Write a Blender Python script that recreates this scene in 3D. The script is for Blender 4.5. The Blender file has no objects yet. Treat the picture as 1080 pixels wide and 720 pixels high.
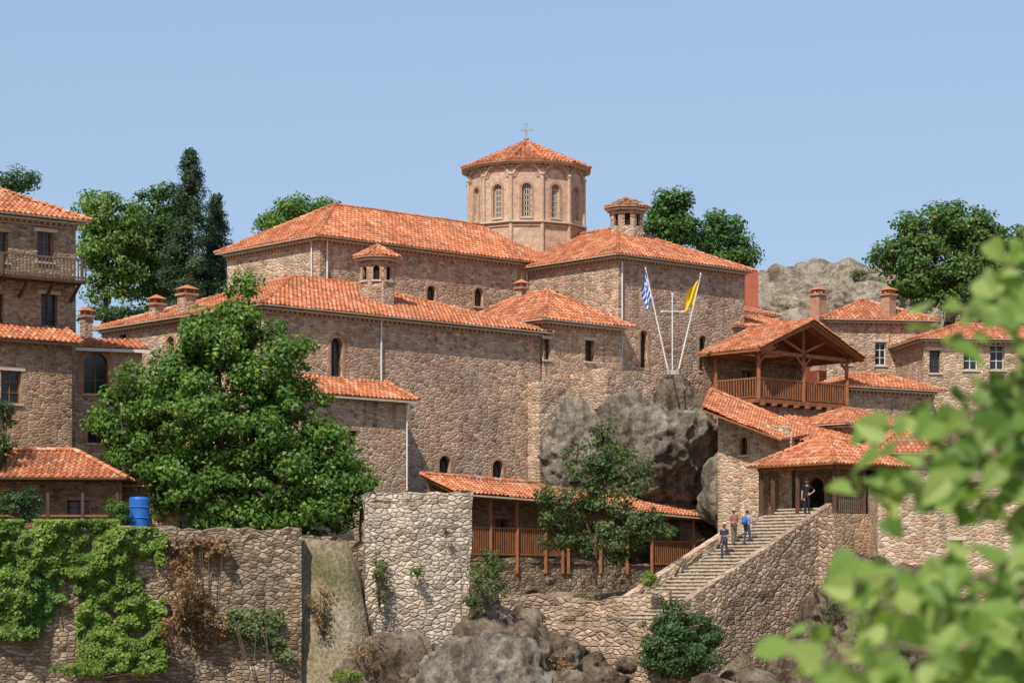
import bpy, bmesh, math, random
import numpy as np
from mathutils import Vector, noise, Matrix
random.seed(7); rng=np.random.default_rng(7)
F=2450.0; H=620.0
V=Vector; Z=V((0,0,1))
def P(px,py,d): return V(((px-540)/F*d, d, (H-py)/F*d))
def zy(py,d): return (H-py)/F*d
def hit(O,D,px):
    k=(px-540)/F
    return (k*O.y-O.x)/(D.x-k*D.y)
def RL(deg):
    a=math.radians(deg)
    return V((math.cos(a),math.sin(a),0)), V((-math.sin(a),math.cos(a),0))
scene=bpy.context.scene
COL=scene.collection

# ------------------------------------------------------------------ materials
def newmat(name):
    m=bpy.data.materials.new(name); m.use_nodes=True
    nt=m.node_tree; nt.nodes.clear()
    out=nt.nodes.new('ShaderNodeOutputMaterial')
    return m,nt,out
def nd(nt,t,ins=None,**kw):
    n=nt.nodes.new(t)
    for k,v in kw.items(): setattr(n,k,v)
    if ins:
        for k,v in ins.items():
            if isinstance(v,bpy.types.NodeSocket): nt.links.new(v,n.inputs[k])
            else: n.inputs[k].default_value=v
    return n
def c4(c): return (c[0],c[1],c[2],1)
def ramp(nt,fac,stops,interp='LINEAR'):
    n=nt.nodes.new('ShaderNodeValToRGB'); n.color_ramp.interpolation=interp
    e=n.color_ramp.elements
    while len(e)<len(stops): e.new(0.5)
    for i,(p,c) in enumerate(stops):
        e[i].position=p; e[i].color=c4(c) if len(c)==3 else c
    nt.links.new(fac,n.inputs[0]); return n.outputs[0]
def mix(nt,fac,a,b,mode='MIX'):
    n=nt.nodes.new('ShaderNodeMix'); n.data_type='RGBA'; n.blend_type=mode
    for i,v in ((0,fac),(6,a),(7,b)):
        if isinstance(v,bpy.types.NodeSocket): nt.links.new(v,n.inputs[i])
        else: n.inputs[i].default_value = v if i==0 else c4(v)
    return n.outputs[2]
def mth(nt,op,a,b=0.0,clamp=False):
    n=nt.nodes.new('ShaderNodeMath'); n.operation=op; n.use_clamp=clamp
    for i,v in ((0,a),(1,b)):
        if isinstance(v,bpy.types.NodeSocket): nt.links.new(v,n.inputs[i])
        else: n.inputs[i].default_value=v
    return n.outputs[0]
def principled(nt,out,color,rough=0.9,normal=None,spec=0.2,metal=0.0):
    b=nd(nt,'ShaderNodeBsdfPrincipled')
    if isinstance(color,bpy.types.NodeSocket): nt.links.new(color,b.inputs['Base Color'])
    else: b.inputs['Base Color'].default_value=c4(color)
    if isinstance(rough,bpy.types.NodeSocket): nt.links.new(rough,b.inputs['Roughness'])
    else: b.inputs['Roughness'].default_value=rough
    b.inputs['Specular IOR Level'].default_value=spec
    b.inputs['Metallic'].default_value=metal
    if normal is not None: nt.links.new(normal,b.inputs['Normal'])
    if out is not None: nt.links.new(b.outputs[0],out.inputs[0])
    return b

def stone_mat(name,stops,mortar,sw=0.32,sh=0.175,mw=0.05,stain=0.32,bump=0.7,patch=None,brick=True):
    m,nt,out=newmat(name)
    uv=nd(nt,'ShaderNodeUVMap').outputs[0]
    no=nd(nt,'ShaderNodeTexNoise',{'Vector':uv,'Scale':0.9,'Detail':3.0})
    sub=nd(nt,'ShaderNodeVectorMath',{0:no.outputs['Color'],1:(.5,.5,.5)},operation='SUBTRACT')
    sc=nd(nt,'ShaderNodeVectorMath',{0:sub.outputs[0]},operation='SCALE'); sc.inputs['Scale'].default_value=0.36
    ad=nd(nt,'ShaderNodeVectorMath',{0:uv,1:sc.outputs[0]},operation='ADD')
    mp=nd(nt,'ShaderNodeVectorMath',{0:ad.outputs[0],1:(1/sw,1/sh,1)},operation='MULTIPLY')
    v1=nd(nt,'ShaderNodeTexVoronoi',{'Vector':mp.outputs[0],'Scale':1.0,'Randomness':0.88},voronoi_dimensions='2D')
    v2=nd(nt,'ShaderNodeTexVoronoi',{'Vector':mp.outputs[0],'Scale':1.0,'Randomness':0.88},voronoi_dimensions='2D',feature='DISTANCE_TO_EDGE')
    sep=nd(nt,'ShaderNodeSeparateColor',{0:v1.outputs['Color']})
    col=ramp(nt,sep.outputs[0],stops)
    if brick:
        bf=mth(nt,'GREATER_THAN',sep.outputs[2],.88)
        col=mix(nt,mth(nt,'MULTIPLY',bf,.75),col,(.40,.20,.13))
        gf=mth(nt,'LESS_THAN',sep.outputs[2],.12)
        col=mix(nt,mth(nt,'MULTIPLY',gf,.6),col,(.36,.34,.31))
    fine=nd(nt,'ShaderNodeTexNoise',{'Vector':uv,'Scale':8.0,'Detail':4.0,'Roughness':.7})
    finec=ramp(nt,fine.outputs[0],[(0.3,(.68,.68,.68)),(0.7,(1.26,1.25,1.22))])
    col=mix(nt,1.0,col,finec,'MULTIPLY')
    sm=nd(nt,'ShaderNodeTexNoise',{'Vector':uv,'Scale':1.1,'Detail':6.0,'Roughness':.75,'W':7.7},noise_dimensions='4D')
    smf=ramp(nt,sm.outputs[0],[(0.42,(0,0,0)),(0.64,(1,1,1))])
    edge=nd(nt,'ShaderNodeMapRange',{0:v2.outputs['Distance'],1:mw*0.3,2:mw+0.08,3:1.0,4:0.0})
    mfac=mth(nt,'MAXIMUM',edge.outputs[0],mth(nt,'MULTIPLY',smf,.42))
    mcol=mix(nt,1.0,mortar,finec,'MULTIPLY')
    col=mix(nt,mfac,col,mcol)
    big=nd(nt,'ShaderNodeTexNoise',{'Vector':uv,'Scale':0.28,'Detail':6.0,'Roughness':.66})
    bc=ramp(nt,big.outputs[0],[(0.3,(1-stain,1-stain*1.02,1-stain*1.04)),(0.5,(.96,.94,.92)),(0.72,(1.18,1.13,1.05))])
    col=mix(nt,1.0,col,bc,'MULTIPLY')
    st=nd(nt,'ShaderNodeVectorMath',{0:uv,1:(1.6,0.13,1)},operation='MULTIPLY')
    sn=nd(nt,'ShaderNodeTexNoise',{'Vector':st.outputs[0],'Scale':1.0,'Detail':4.0})
    stc=ramp(nt,sn.outputs[0],[(0.32,(.68,.66,.64)),(0.5,(1,1,1))])
    col=mix(nt,0.75,col,stc,'MULTIPLY')
    if patch:
        pn=nd(nt,'ShaderNodeTexNoise',{'Vector':uv,'Scale':0.5,'Detail':6.0,'W':3.3},noise_dimensions='4D')
        pf=ramp(nt,pn.outputs[0],[(0.5,(0,0,0)),(0.62,(1,1,1))])
        col=mix(nt,mth(nt,'MULTIPLY',pf,0.55),col,patch)
    col=mix(nt,1.0,col,(1.07,.985,.925),'MULTIPLY')
    hgt=nd(nt,'ShaderNodeMapRange',{0:v2.outputs['Distance'],1:0.0,2:0.22,3:0.0,4:1.0})
    h2=mth(nt,'ADD',hgt.outputs[0],mth(nt,'MULTIPLY',fine.outputs[0],0.9))
    h3=mth(nt,'ADD',h2,mth(nt,'MULTIPLY',sep.outputs[1],0.7))
    bp=nd(nt,'ShaderNodeBump',{'Height':h3,'Strength':bump,'Distance':0.06})
    principled(nt,out,col,0.95,bp.outputs[0],0.1)
    return m
def tile_mat(name,stops,dirt=0.32):
    m,nt,out=newmat(name)
    uv=nd(nt,'ShaderNodeUVMap').outputs[0]
    fl=nd(nt,'ShaderNodeVectorMath',{0:uv},operation='FLOOR')
    wn=nd(nt,'ShaderNodeTexWhiteNoise',{'Vector':fl.outputs[0]},noise_dimensions='2D')
    col=ramp(nt,wn.outputs['Value'],stops)
    tc=nd(nt,'ShaderNodeTexCoord').outputs['Object']
    n1=nd(nt,'ShaderNodeTexNoise',{'Vector':tc,'Scale':0.45,'Detail':7.0,'Roughness':.7})
    d=ramp(nt,n1.outputs[0],[(0.33,(1-dirt,1-dirt*.8,1-dirt*.7)),(0.55,(1,1,1)),(0.75,(1.02,1.12,1.15))])
    col=mix(nt,1.0,col,d,'MULTIPLY')
    n2=nd(nt,'ShaderNodeTexNoise',{'Vector':tc,'Scale':7.0,'Detail':4.0})
    d2=ramp(nt,n2.outputs[0],[(0.35,(.78,.78,.78)),(0.6,(1.06,1.06,1.06))])
    col=mix(nt,0.8,col,d2,'MULTIPLY')
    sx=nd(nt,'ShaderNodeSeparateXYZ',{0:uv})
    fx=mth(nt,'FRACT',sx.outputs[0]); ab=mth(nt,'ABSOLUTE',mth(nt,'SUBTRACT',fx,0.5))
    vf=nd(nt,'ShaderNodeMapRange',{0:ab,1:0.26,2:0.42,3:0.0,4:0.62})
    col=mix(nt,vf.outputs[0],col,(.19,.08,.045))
    bp=nd(nt,'ShaderNodeBump',{'Height':n2.outputs[0],'Strength':0.3,'Distance':0.03})
    principled(nt,out,col,0.9,bp.outputs[0],0.1)
    return m
def noisy_mat(name,c1,c2,scale=3.0,rough=0.8,stretch=(1,1,1),bump=0.2,spec=0.2,metal=0):
    m,nt,out=newmat(name)
    tc=nd(nt,'ShaderNodeTexCoord').outputs['Object']
    mp=nd(nt,'ShaderNodeVectorMath',{0:tc,1:stretch},operation='MULTIPLY')
    n1=nd(nt,'ShaderNodeTexNoise',{'Vector':mp.outputs[0],'Scale':scale,'Detail':5.0,'Roughness':.6})
    col=ramp(nt,n1.outputs[0],[(0.3,c1),(0.7,c2)])
    bp=nd(nt,'ShaderNodeBump',{'Height':n1.outputs[0],'Strength':bump,'Distance':0.04})
    principled(nt,out,col,rough,bp.outputs[0],spec,metal)
    return m
def brick_mat(name,c1,c2,mortar):
    m,nt,out=newmat(name)
    uv=nd(nt,'ShaderNodeUVMap').outputs[0]
    b=nd(nt,'ShaderNodeTexBrick',{'Vector':uv,'Color1':c4(c1),'Color2':c4(c2),'Mortar':c4(mortar),'Scale':1.0,'Mortar Size':0.012,'Brick Width':0.3,'Row Height':0.085})
    n1=nd(nt,'ShaderNodeTexNoise',{'Vector':uv,'Scale':2.5,'Detail':6.0,'Roughness':.7})
    d=ramp(nt,n1.outputs[0],[(0.3,(.66,.64,.61)),(0.6,(1.1,1.1,1.1))])
    col=mix(nt,1.0,b.outputs[0],d,'MULTIPLY')
    bp=nd(nt,'ShaderNodeBump',{'Height':b.outputs['Fac'],'Strength':-0.4,'Distance':0.02})
    principled(nt,out,col,0.9,bp.outputs[0],0.1)
    return m
def leaf_mat(name,stops,trans=0.3,gloss=0.3):
    m,nt,out=newmat(name)
    g=nd(nt,'ShaderNodeNewGeometry')
    col=ramp(nt,g.outputs['Random Per Island'],stops)
    tc=nd(nt,'ShaderNodeTexCoord').outputs['Object']
    n1=nd(nt,'ShaderNodeTexNoise',{'Vector':tc,'Scale':0.6,'Detail':3.0})
    d=ramp(nt,n1.outputs[0],[(0.35,(.7,.75,.7)),(0.65,(1.25,1.2,1.1))])
    col=mix(nt,1.0,col,d,'MULTIPLY')
    b=principled(nt,None,col,0.5,None,gloss)
    t=nd(nt,'ShaderNodeBsdfTranslucent')
    tcx=mix(nt,1.0,col,(1.5,1.6,0.7),'MULTIPLY'); nt.links.new(tcx,t.inputs[0])
    ms=nd(nt,'ShaderNodeMixShader',{0:trans,1:b.outputs[0],2:t.outputs[0]})
    nt.links.new(ms.outputs[0],out.inputs[0])
    return m
def rock_mat(name,a,b,c,streak=.85):
    m,nt,out=newmat(name)
    tc=nd(nt,'ShaderNodeNewGeometry').outputs['Position']
    n1=nd(nt,'ShaderNodeTexNoise',{'Vector':tc,'Scale':0.5,'Detail':10.0,'Roughness':.68})
    col=ramp(nt,n1.outputs[0],[(0.3,a),(0.48,b),(0.66,c)])
    st=nd(nt,'ShaderNodeVectorMath',{0:tc,1:(1.3,1.3,0.16)},operation='MULTIPLY')
    n2=nd(nt,'ShaderNodeTexNoise',{'Vector':st.outputs[0],'Scale':1.0,'Detail':6.0,'Roughness':.6})
    s=ramp(nt,n2.outputs[0],[(0.39,(.34,.30,.26)),(0.54,(1,1,1))])
    col=mix(nt,streak,col,s,'MULTIPLY')
    n3=nd(nt,'ShaderNodeTexNoise',{'Vector':tc,'Scale':5.0,'Detail':9.0,'Roughness':.75})
    s3=ramp(nt,n3.outputs[0],[(0.35,(.55,.55,.55)),(0.65,(1.22,1.22,1.2))])
    col=mix(nt,1.0,col,s3,'MULTIPLY')
    vv=nd(nt,'ShaderNodeTexVoronoi',{'Vector':tc,'Scale':3.5})
    hh=mth(nt,'ADD',n3.outputs[0],mth(nt,'MULTIPLY',vv.outputs['Distance'],0.35))
    bp=nd(nt,'ShaderNodeBump',{'Height':hh,'Strength':1.0,'Distance':0.22})
    principled(nt,out,col,0.95,bp.outputs[0],0.1)
    return m

M={}
M['stone']=stone_mat('stone_masonry',[(0,(.20,.14,.10)),(.25,(.34,.255,.19)),(.5,(.45,.35,.26)),(.75,(.54,.425,.32)),(1,(.62,.52,.41))],(.50,.41,.32))
M['stone_pink']=stone_mat('stone_pink',[(0,(.20,.14,.11)),(.3,(.35,.265,.20)),(.55,(.45,.345,.27)),(.8,(.54,.415,.33)),(1,(.62,.52,.42))],(.51,.41,.325),sw=.36,sh=.19)
M['stone_yel']=stone_mat('stone_yellow',[(0,(.27,.20,.13)),(.3,(.42,.33,.23)),(.6,(.54,.44,.32)),(1,(.66,.57,.44))],(.57,.48,.37),sw=.36,sh=.19)
M['stone_dark']=stone_mat('stone_brown',[(0,(.15,.10,.07)),(.3,(.27,.19,.135)),(.6,(.37,.275,.20)),(1,(.50,.39,.29))],(.42,.33,.25),sw=.32,sh=.15)
M['stone_pale']=stone_mat('stone_pale',[(0,(.26,.23,.19)),(.3,(.44,.40,.34)),(.6,(.56,.52,.45)),(1,(.68,.64,.57))],(.38,.34,.285),sw=.34,sh=.20,mw=.06,bump=1.0,brick=False)
M['stone_ret']=stone_mat('stone_retaining',[(0,(.14,.115,.085)),(.3,(.27,.225,.17)),(.6,(.38,.325,.25)),(1,(.52,.46,.37))],(.24,.20,.155),sw=.38,sh=.18,mw=.06,stain=.50,bump=1.0,patch=(.19,.14,.09),brick=False)
M['stone_stair']=stone_mat('stone_stairwall',[(0,(.21,.155,.115)),(.3,(.35,.275,.21)),(.6,(.45,.37,.285)),(1,(.57,.48,.385))],(.35,.285,.22),sw=.38,sh=.23,mw=.06,bump=1.0,brick=False)
M['tile']=tile_mat('terracotta_tiles',[(0,(.38,.13,.063)),(.3,(.51,.178,.083)),(.6,(.58,.218,.105)),(.88,(.62,.275,.145)),(1,(.62,.37,.24))])
M['tile_old']=tile_mat('old_tiles',[(0,(.25,.12,.07)),(.4,(.42,.22,.13)),(.8,(.52,.32,.2)),(1,(.6,.45,.33))],.4)
M['brick']=brick_mat('drum_brick',(.44,.265,.17),(.54,.37,.25),(.58,.46,.34))
M['brickred']=brick_mat('arch_brick',(.36,.16,.095),(.45,.225,.14),(.46,.34,.25))
M['wood']=noisy_mat('brown_wood',(.20,.075,.03),(.34,.14,.06),6,.6,(1,1,.3))
M['wood_dk']=noisy_mat('dark_wood',(.06,.032,.02),(.12,.065,.04),6,.6,(1,1,.3))
M['wood_grey']=noisy_mat('grey_wood',(.10,.07,.05),(.2,.15,.11),6,.8,(1,1,.3))
M['white']=noisy_mat('white_paint',(.58,.55,.50),(.72,.69,.64),3,.5)
M['plaster']=noisy_mat('cream_plaster',(.46,.38,.29),(.58,.49,.38),2,.9)
M['step']=noisy_mat('worn_step_stone',(.34,.28,.21),(.58,.51,.41),3,.9,bump=.4)
M['redwall']=noisy_mat('red_render',(.36,.10,.06),(.45,.14,.08),2,.9)
M['dark']=noisy_mat('interior_shade',(.012,.010,.008),(.03,.024,.018),2,.9)  # near-black colour painted in for the shade inside openings
M['metal']=noisy_mat('grey_metal',(.35,.35,.35),(.5,.5,.5),5,.4,spec=.5,metal=.6)
M['bark']=noisy_mat('bark',(.07,.045,.03),(.17,.12,.085),5,.95,(3,3,.6),.8)
M['twig']=noisy_mat('young_bark',(.16,.13,.07),(.26,.21,.12),30,.8)
def glassm():
    m,nt,out=newmat('window_glass')
    principled(nt,out,(.02,.024,.03),.12,None,.5); return m
M['glass']=glassm()
M['rock']=rock_mat('rock_grey',(.17,.142,.11),(.29,.25,.20),(.43,.38,.31),.8)
M['rock_br']=rock_mat('rock_brown',(.12,.088,.06),(.23,.175,.125),(.36,.29,.22))
M['rock_pale']=rock_mat('rock_pale',(.24,.20,.145),(.37,.31,.235),(.48,.41,.32),.7)
M['leaf_mid']=leaf_mat('leaves_mid',[(0,(.045,.105,.020)),(.5,(.085,.175,.032)),(1,(.14,.24,.048))],.33)
M['leaf_dark']=leaf_mat('leaves_dark',[(0,(.030,.060,.022)),(.6,(.055,.105,.034)),(1,(.09,.15,.045))],.25)
M['leaf_con']=leaf_mat('leaves_conifer',[(0,(.020,.044,.020)),(.6,(.038,.075,.030)),(1,(.065,.11,.04))],.15)
M['leaf_light']=leaf_mat('leaves_light',[(0,(.10,.17,.03)),(.5,(.17,.25,.05)),(1,(.25,.31,.08))],.35)
M['leaf_ivy']=leaf_mat('leaves_ivy',[(0,(.06,.125,.018)),(.5,(.13,.21,.03)),(1,(.22,.29,.045))],.3)
M['leaf_dry']=leaf_mat('leaves_dry',[(0,(.12,.06,.03)),(.5,(.23,.13,.06)),(1,(.33,.22,.11))],.2)
M['leaf_straw']=leaf_mat('dry_grass',[(0,(.20,.16,.07)),(.6,(.36,.29,.14)),(1,(.48,.40,.22))],.2)
M['leaf_olive']=leaf_mat('leaves_olive',[(0,(.06,.095,.03)),(.5,(.10,.15,.05)),(.85,(.15,.19,.07)),(1,(.28,.13,.07))],.28)
M['leaf_fg']=leaf_mat('leaves_near',[(0,(.12,.20,.035)),(.5,(.20,.30,.065)),(1,(.33,.40,.13))],.40,.3)

# ------------------------------------------------------------------ builder
class Bld:
    def __init__(s,name): s.name=name; s.parts={}
    def _p(s,part,mat):
        return s.parts.setdefault((part,mat),([],[],[]))
    def face(s,part,mat,pts,uvs=None):
        vs,fs,us=s._p(part,mat); n=len(vs)
        vs.extend([tuple(p) for p in pts]); fs.append(tuple(range(n,n+len(pts))))
        if uvs is None:
            nrm=(pts[1]-pts[0]).cross(pts[2]-pts[0])
            if nrm.length<1e-9: nrm=V((0,0,1))
            nrm.normalize()
            if abs(nrm.z)>.8: uvs=[(p.x,p.y) for p in pts]
            else:
                t=V((-nrm.y,nrm.x,0)).normalized(); uvs=[(p.dot(t),p.z) for p in pts]
        us.extend(uvs)
    def box(s,part,mat,c,ax,ay,az):
        q=[c+ax*i+ay*j+az*k for k in(-1,1) for j in(-1,1) for i in(-1,1)]
        for f in((0,2,3,1),(4,5,7,6),(0,1,5,4),(1,3,7,5),(3,2,6,7),(2,0,4,6)):
            s.face(part,mat,[q[i] for i in f])
    def beam(s,part,mat,a,b,w,h):
        d=(b-a); L=d.length
        if L<1e-6: return
        d.normalize()
        side=d.cross(Z)
        if side.length<.05: side=V((1,0,0))
        side.normalize(); up=side.cross(d).normalized()
        s.box(part,mat,(a+b)/2,d*(L/2),side*(w/2),up*(h/2))
    def tube(s,part,mat,a,b,r0,r1,n=8,caps=True):
        d=(b-a).normalized(); side=d.cross(Z)
        if side.length<.05: side=V((1,0,0))
        side.normalize(); up=side.cross(d).normalized()
        A=[a+side*math.cos(2*math.pi*i/n)*r0+up*math.sin(2*math.pi*i/n)*r0 for i in range(n)]
        B=[b+side*math.cos(2*math.pi*i/n)*r1+up*math.sin(2*math.pi*i/n)*r1 for i in range(n)]
        for i in range(n):
            j=(i+1)%n; s.face(part,mat,[A[i],A[j],B[j],B[i]])
        if caps:
            s.face(part,mat,list(reversed(A))); s.face(part,mat,B)
    def finish(s,origin=None):
        e=bpy.data.objects.new(s.name,None); COL.objects.link(e); e.empty_display_size=.5
        for (part,mat),(vs,fs,us) in s.parts.items():
            me=bpy.data.meshes.new(part); me.from_pydata(vs,[],fs)
            uvl=me.uv_layers.new(name='UVMap')
            uvl.data.foreach_set('uv',np.array(us,dtype=np.float32).ravel())
            me.materials.append(M[mat]); me.update()
            o=bpy.data.objects.new(part,me); COL.objects.link(o); o.parent=e
        return e

def window_fill(b,pt,s,z,w,h,arch,style,depth):
    dd=-depth+.06
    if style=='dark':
        b.face('opening_shade','dark',[pt(s-w/2,z,dd),pt(s+w/2,z,dd),pt(s+w/2,z+h,dd),pt(s-w/2,z+h,dd)]); return  # blank sheet closing the opening, its dark colour stands in for interior shade
    b.face('window_glass','glass',[pt(s-w/2,z,dd),pt(s+w/2,z,dd),pt(s+w/2,z+h,dd),pt(s-w/2,z+h,dd)])
    fm={'wood':'wood_dk','white':'white','lattice':'plaster','brown':'wood'}[style]
    n=pt(0,0,1)-pt(0,0,0); u=pt(1,0,0)-pt(0,0,0)
    def bar(u0,z0,u1,z1,t):
        b.box('window_frames',fm,(pt(u0,z0,dd+.03)+pt(u1,z1,dd+.03))/2,u*(abs(u1-u0)/2+t/2),n*.025,Z*(abs(z1-z0)/2+t/2))
    t=.07
    bar(s-w/2+t/2,z,s-w/2+t/2,z+h,t); bar(s+w/2-t/2,z,s+w/2-t/2,z+h,t)
    bar(s-w/2,z+t/2,s+w/2,z+t/2,t); bar(s-w/2,z+h-t/2,s+w/2,z+h-t/2,t)
    bar(s,z,s,z+h,.05 if style!='lattice' else .06)
    k=3 if style!='lattice' else 6
    for i in range(1,k): bar(s-w/2,z+h*i/k,s+w/2,z+h*i/k,.04 if style!='lattice' else .07)
    if style=='lattice':
        for q in(-.25,.25): bar(s+w*q,z,s+w*q,z+h,.05)

def wall(b,A,B,z0,z1,ops=(),mat='stone',depth=.35,surround='brickred',part='walls',uoff=None):
    A=V((A.x,A.y,0)); B=V((B.x,B.y,0)); d=(B-A); L=d.length; d.normalize(); n=d.cross(Z)
    if uoff is None: uoff=random.uniform(0,50)
    pt=lambda u,z,o=0: A+d*u+n*o+Z*z
    us={0,L}; zs={z0,z1}
    for o in ops:
        us|={o['s']-o['w']/2,o['s']+o['w']/2}; zs|={o['z'],o['z']+o['h']}
    us=sorted(u for u in us if -1e-6<=u<=L+1e-6); zs=sorted(z for z in zs if z0-1e-6<=z<=z1+1e-6)
    def q(pts): b.face(part,mat,[pt(*p) for p in pts],[(p[0]+uoff,p[1]) for p in pts])
    for i in range(len(us)-1):
        for j in range(len(zs)-1):
            cu=(us[i]+us[i+1])/2; cz=(zs[j]+zs[j+1])/2
            if any(abs(cu-o['s'])<o['w']/2 and o['z']<cz<o['z']+o['h'] for o in ops): continue
            if us[i+1]-us[i]<1e-4 or zs[j+1]-zs[j]<1e-4: continue
            q([(us[i],zs[j]),(us[i+1],zs[j]),(us[i+1],zs[j+1]),(us[i],zs[j+1])])
    for o in ops:
        s,z,w,h=o['s'],o['z'],o['w'],o['h']; r=w/2; arch=o.get('arch',False)
        out=[(s-r,z)]
        if arch:
            zc=z+h-r; K=8
            arc=[(s-r*math.cos(math.pi*k/K),zc+r*math.sin(math.pi*k/K)) for k in range(K+1)]
            for k in range(K//2):
                q([(s-r,z+h),arc[k],arc[k+1]])
            for k in range(K//2,K): q([(s+r,z+h),arc[k],arc[k+1]])
            out+=arc
        else: out+=[(s-r,z+h),(s+r,z+h)]
        out+=[(s+r,z)]
        dp=o.get('depth',depth)
        m=len(out)
        for k in range(m):
            a,c=out[k],out[(k+1)%m]
            if abs(a[0]-c[0])+abs(a[1]-c[1])<1e-6: continue
            b.face(part,mat,[pt(a[0],a[1],0),pt(c[0],c[1],0),pt(c[0],c[1],-dp),pt(a[0],a[1],-dp)],
                   [(a[0]+a[1],0),(c[0]+c[1],0),(c[0]+c[1],dp),(a[0]+a[1],dp)])
        window_fill(b,pt,s,z,w,h,arch,o.get('style','wood'),dp)
        sur=o.get('surround',surround)
        if sur:
            t=o.get('t',.17); pr=.03
            if arch:
                K=10; zc=z+h-r
                for k in range(K):
                    a0=math.pi*k/K; a1=math.pi*(k+1)/K
                    g=lambda a,R,oo: pt(s-R*math.cos(a),zc+R*math.sin(a),oo)
                    b.face('trim',sur,[g(a0,r,pr),g(a1,r,pr),g(a1,r+t,pr),g(a0,r+t,pr)],[(0,a0*r),(0,a1*r),(t,a1*r),(t,a0*r)])
                    b.face('trim',sur,[g(a0,r+t,pr),g(a1,r+t,pr),g(a1,r+t,0),g(a0,r+t,0)])
                    b.face('trim',sur,[g(a0,r,pr),g(a1,r,pr),g(a1,r,-.1),g(a0,r,-.1)])
                for sg in(-1,1):
                    b.box('trim',sur,pt(s+sg*(r+t/2),(z+zc)/2,pr/2-.002),d*(t/2),n*(pr/2),Z*((zc-z)/2))
            else:
                b.box('trim',sur,pt(s,z+h+.09,.012),d*(r+.18),n*.03,Z*.088)
            b.box('trim','plaster',pt(s,z-.06,.03),d*(r+.1),n*.06,Z*.05)

PITCH=.29; COURSE=.42
FR=[0,.2,.36,.64,.8,1.0]; HT=[0,0.005,.085,.085,.005,0]
def tiles(b,pts,mat='tile',slab=True,under='wood',thick=.10):
    n=V((0,0,0))
    for i in range(len(pts)):
        a=pts[i]; c=pts[(i+1)%len(pts)]; n+=V(((a.y-c.y)*(a.z+c.z),(a.z-c.z)*(a.x+c.x),(a.x-c.x)*(a.y+c.y)))
    n.normalize()
    if n.z<0: n=-n; pts=list(reversed(pts))
    u=Z.cross(n).normalized(); v=n.cross(u)
    O=sum(pts,V((0,0,0)))/len(pts)
    lo=[((p-O).dot(u),(p-O).dot(v)) for p in pts]
    u0=min(p[0] for p in lo);u1=max(p[0] for p in lo);v0=min(p[1] for p in lo);v1=max(p[1] for p in lo)
    uo=random.randint(0,5000); vo=random.randint(0,5000)
    bm=bmesh.new()
    nc=int((u1-u0)/PITCH)+2; nr=int((v1-v0)/COURSE)+2
    cols=[]
    for i in range(nc):
        for k in range(5): cols.append(((i+FR[k]),HT[k]))
    cols.append((nc,0))
    def w(uu,vv): return .06*noise.noise(V((uu*.35+uo,vv*.35,1.7)))+.018*noise.noise(V((uu*3+uo,vv*3,4.7)))
    for r in range(nr):
        jr=[0.018*noise.noise(V((c[0]*1.3,r*1.7,uo))) for c in cols]
        va=v0+r*COURSE-.0; vb=va+COURSE
        A0=[];A=[];B=[]
        for ci,(c,h) in enumerate(cols):
            uu=u0+c*PITCH-PITCH*.3+.025*noise.noise(V((c*.9,r*.6,uo+9))); ww=w(uu,va); wb=w(uu,vb)
            A0.append(bm.verts.new((uu,va,h*.2+ww-.02)))
            A.append(bm.verts.new((uu,va+.0,h+.04+ww+jr[ci]))); B.append(bm.verts.new((uu,vb,h*.85+wb)))
        for i in range(len(cols)-1):
            bm.faces.new((A[i],A[i+1],B[i+1],B[i])); bm.faces.new((A0[i],A0[i+1],A[i+1],A[i]))
    m=len(lo)
    for i in range(m):
        a=lo[i]; c=lo[(i+1)%m]; e=V((c[0]-a[0],c[1]-a[1],0))
        if e.length<1e-5: continue
        nn=V((e.y,-e.x,0)).normalized()
        bmesh.ops.bisect_plane(bm,geom=bm.verts[:]+bm.edges[:]+bm.faces[:],plane_co=(a[0],a[1],0),plane_no=nn,clear_outer=True,dist=1e-5)
    vs,fs,us=b._p('roof_tiles',mat)
    base=len(vs); bm.verts.index_update()
    uvs=[]
    for x in bm.verts:
        p=O+u*x.co.x+v*x.co.y+n*x.co.z; vs.append(tuple(p))
        uvs.append(((x.co.x-u0+PITCH*.3)/PITCH+uo,(x.co.y-v0)/COURSE+vo))
    for f in bm.faces:
        fs.append(tuple(base+x.index for x in f.verts))
        c=f.calc_center_median(); row=math.floor((c.y-v0)/COURSE)+vo
        for x in f.verts:
            uu,vv=uvs[x.index]; us.append((uu,min(max(vv,row+.02),row+.98)))
    bm.free()
    if slab:
        dn=Z*(-.05); d2=Z*(-.05-thick)
        b.face('roof_deck',under,[p+dn for p in pts])
        b.face('roof_deck',under,[p+d2 for p in reversed(pts)])
        for i in range(m):
            a=pts[i]; c=pts[(i+1)%m]
            b.face('roof_deck',under,[a+d2,c+d2,c+dn,a+dn])
def caps(b,a,c,mat='tile',r=.13):
    d=c-a; L=d.length; k=max(1,int(L/.42)); d.normalize()
    side=d.cross(Z).normalized(); up=side.cross(d)
    uo=random.randint(0,900)
    for i in range(k):
        jt=V((random.uniform(-.012,.012),0,random.uniform(-.012,.012)))
        p0=a+d*(L*i/k)+jt; p1=a+d*(L*(i+1)/k+.03)+jt
        A=[];B=[]
        for j in range(6):
            t=math.pi*j/5
            A.append(p0+side*math.cos(t)*r+up*(math.sin(t)*r*1.05+.05)); B.append(p1+side*math.cos(t)*r*.82+up*(math.sin(t)*r*.85+.03))
        for j in range(5): b.face('roof_tiles',mat,[A[j],A[j+1],B[j+1],B[j]],[(uo+i*3+.5,.5)]*4)
        b.face('roof_tiles',mat,A,[(uo+i*3+.5,.5)]*6)

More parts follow.
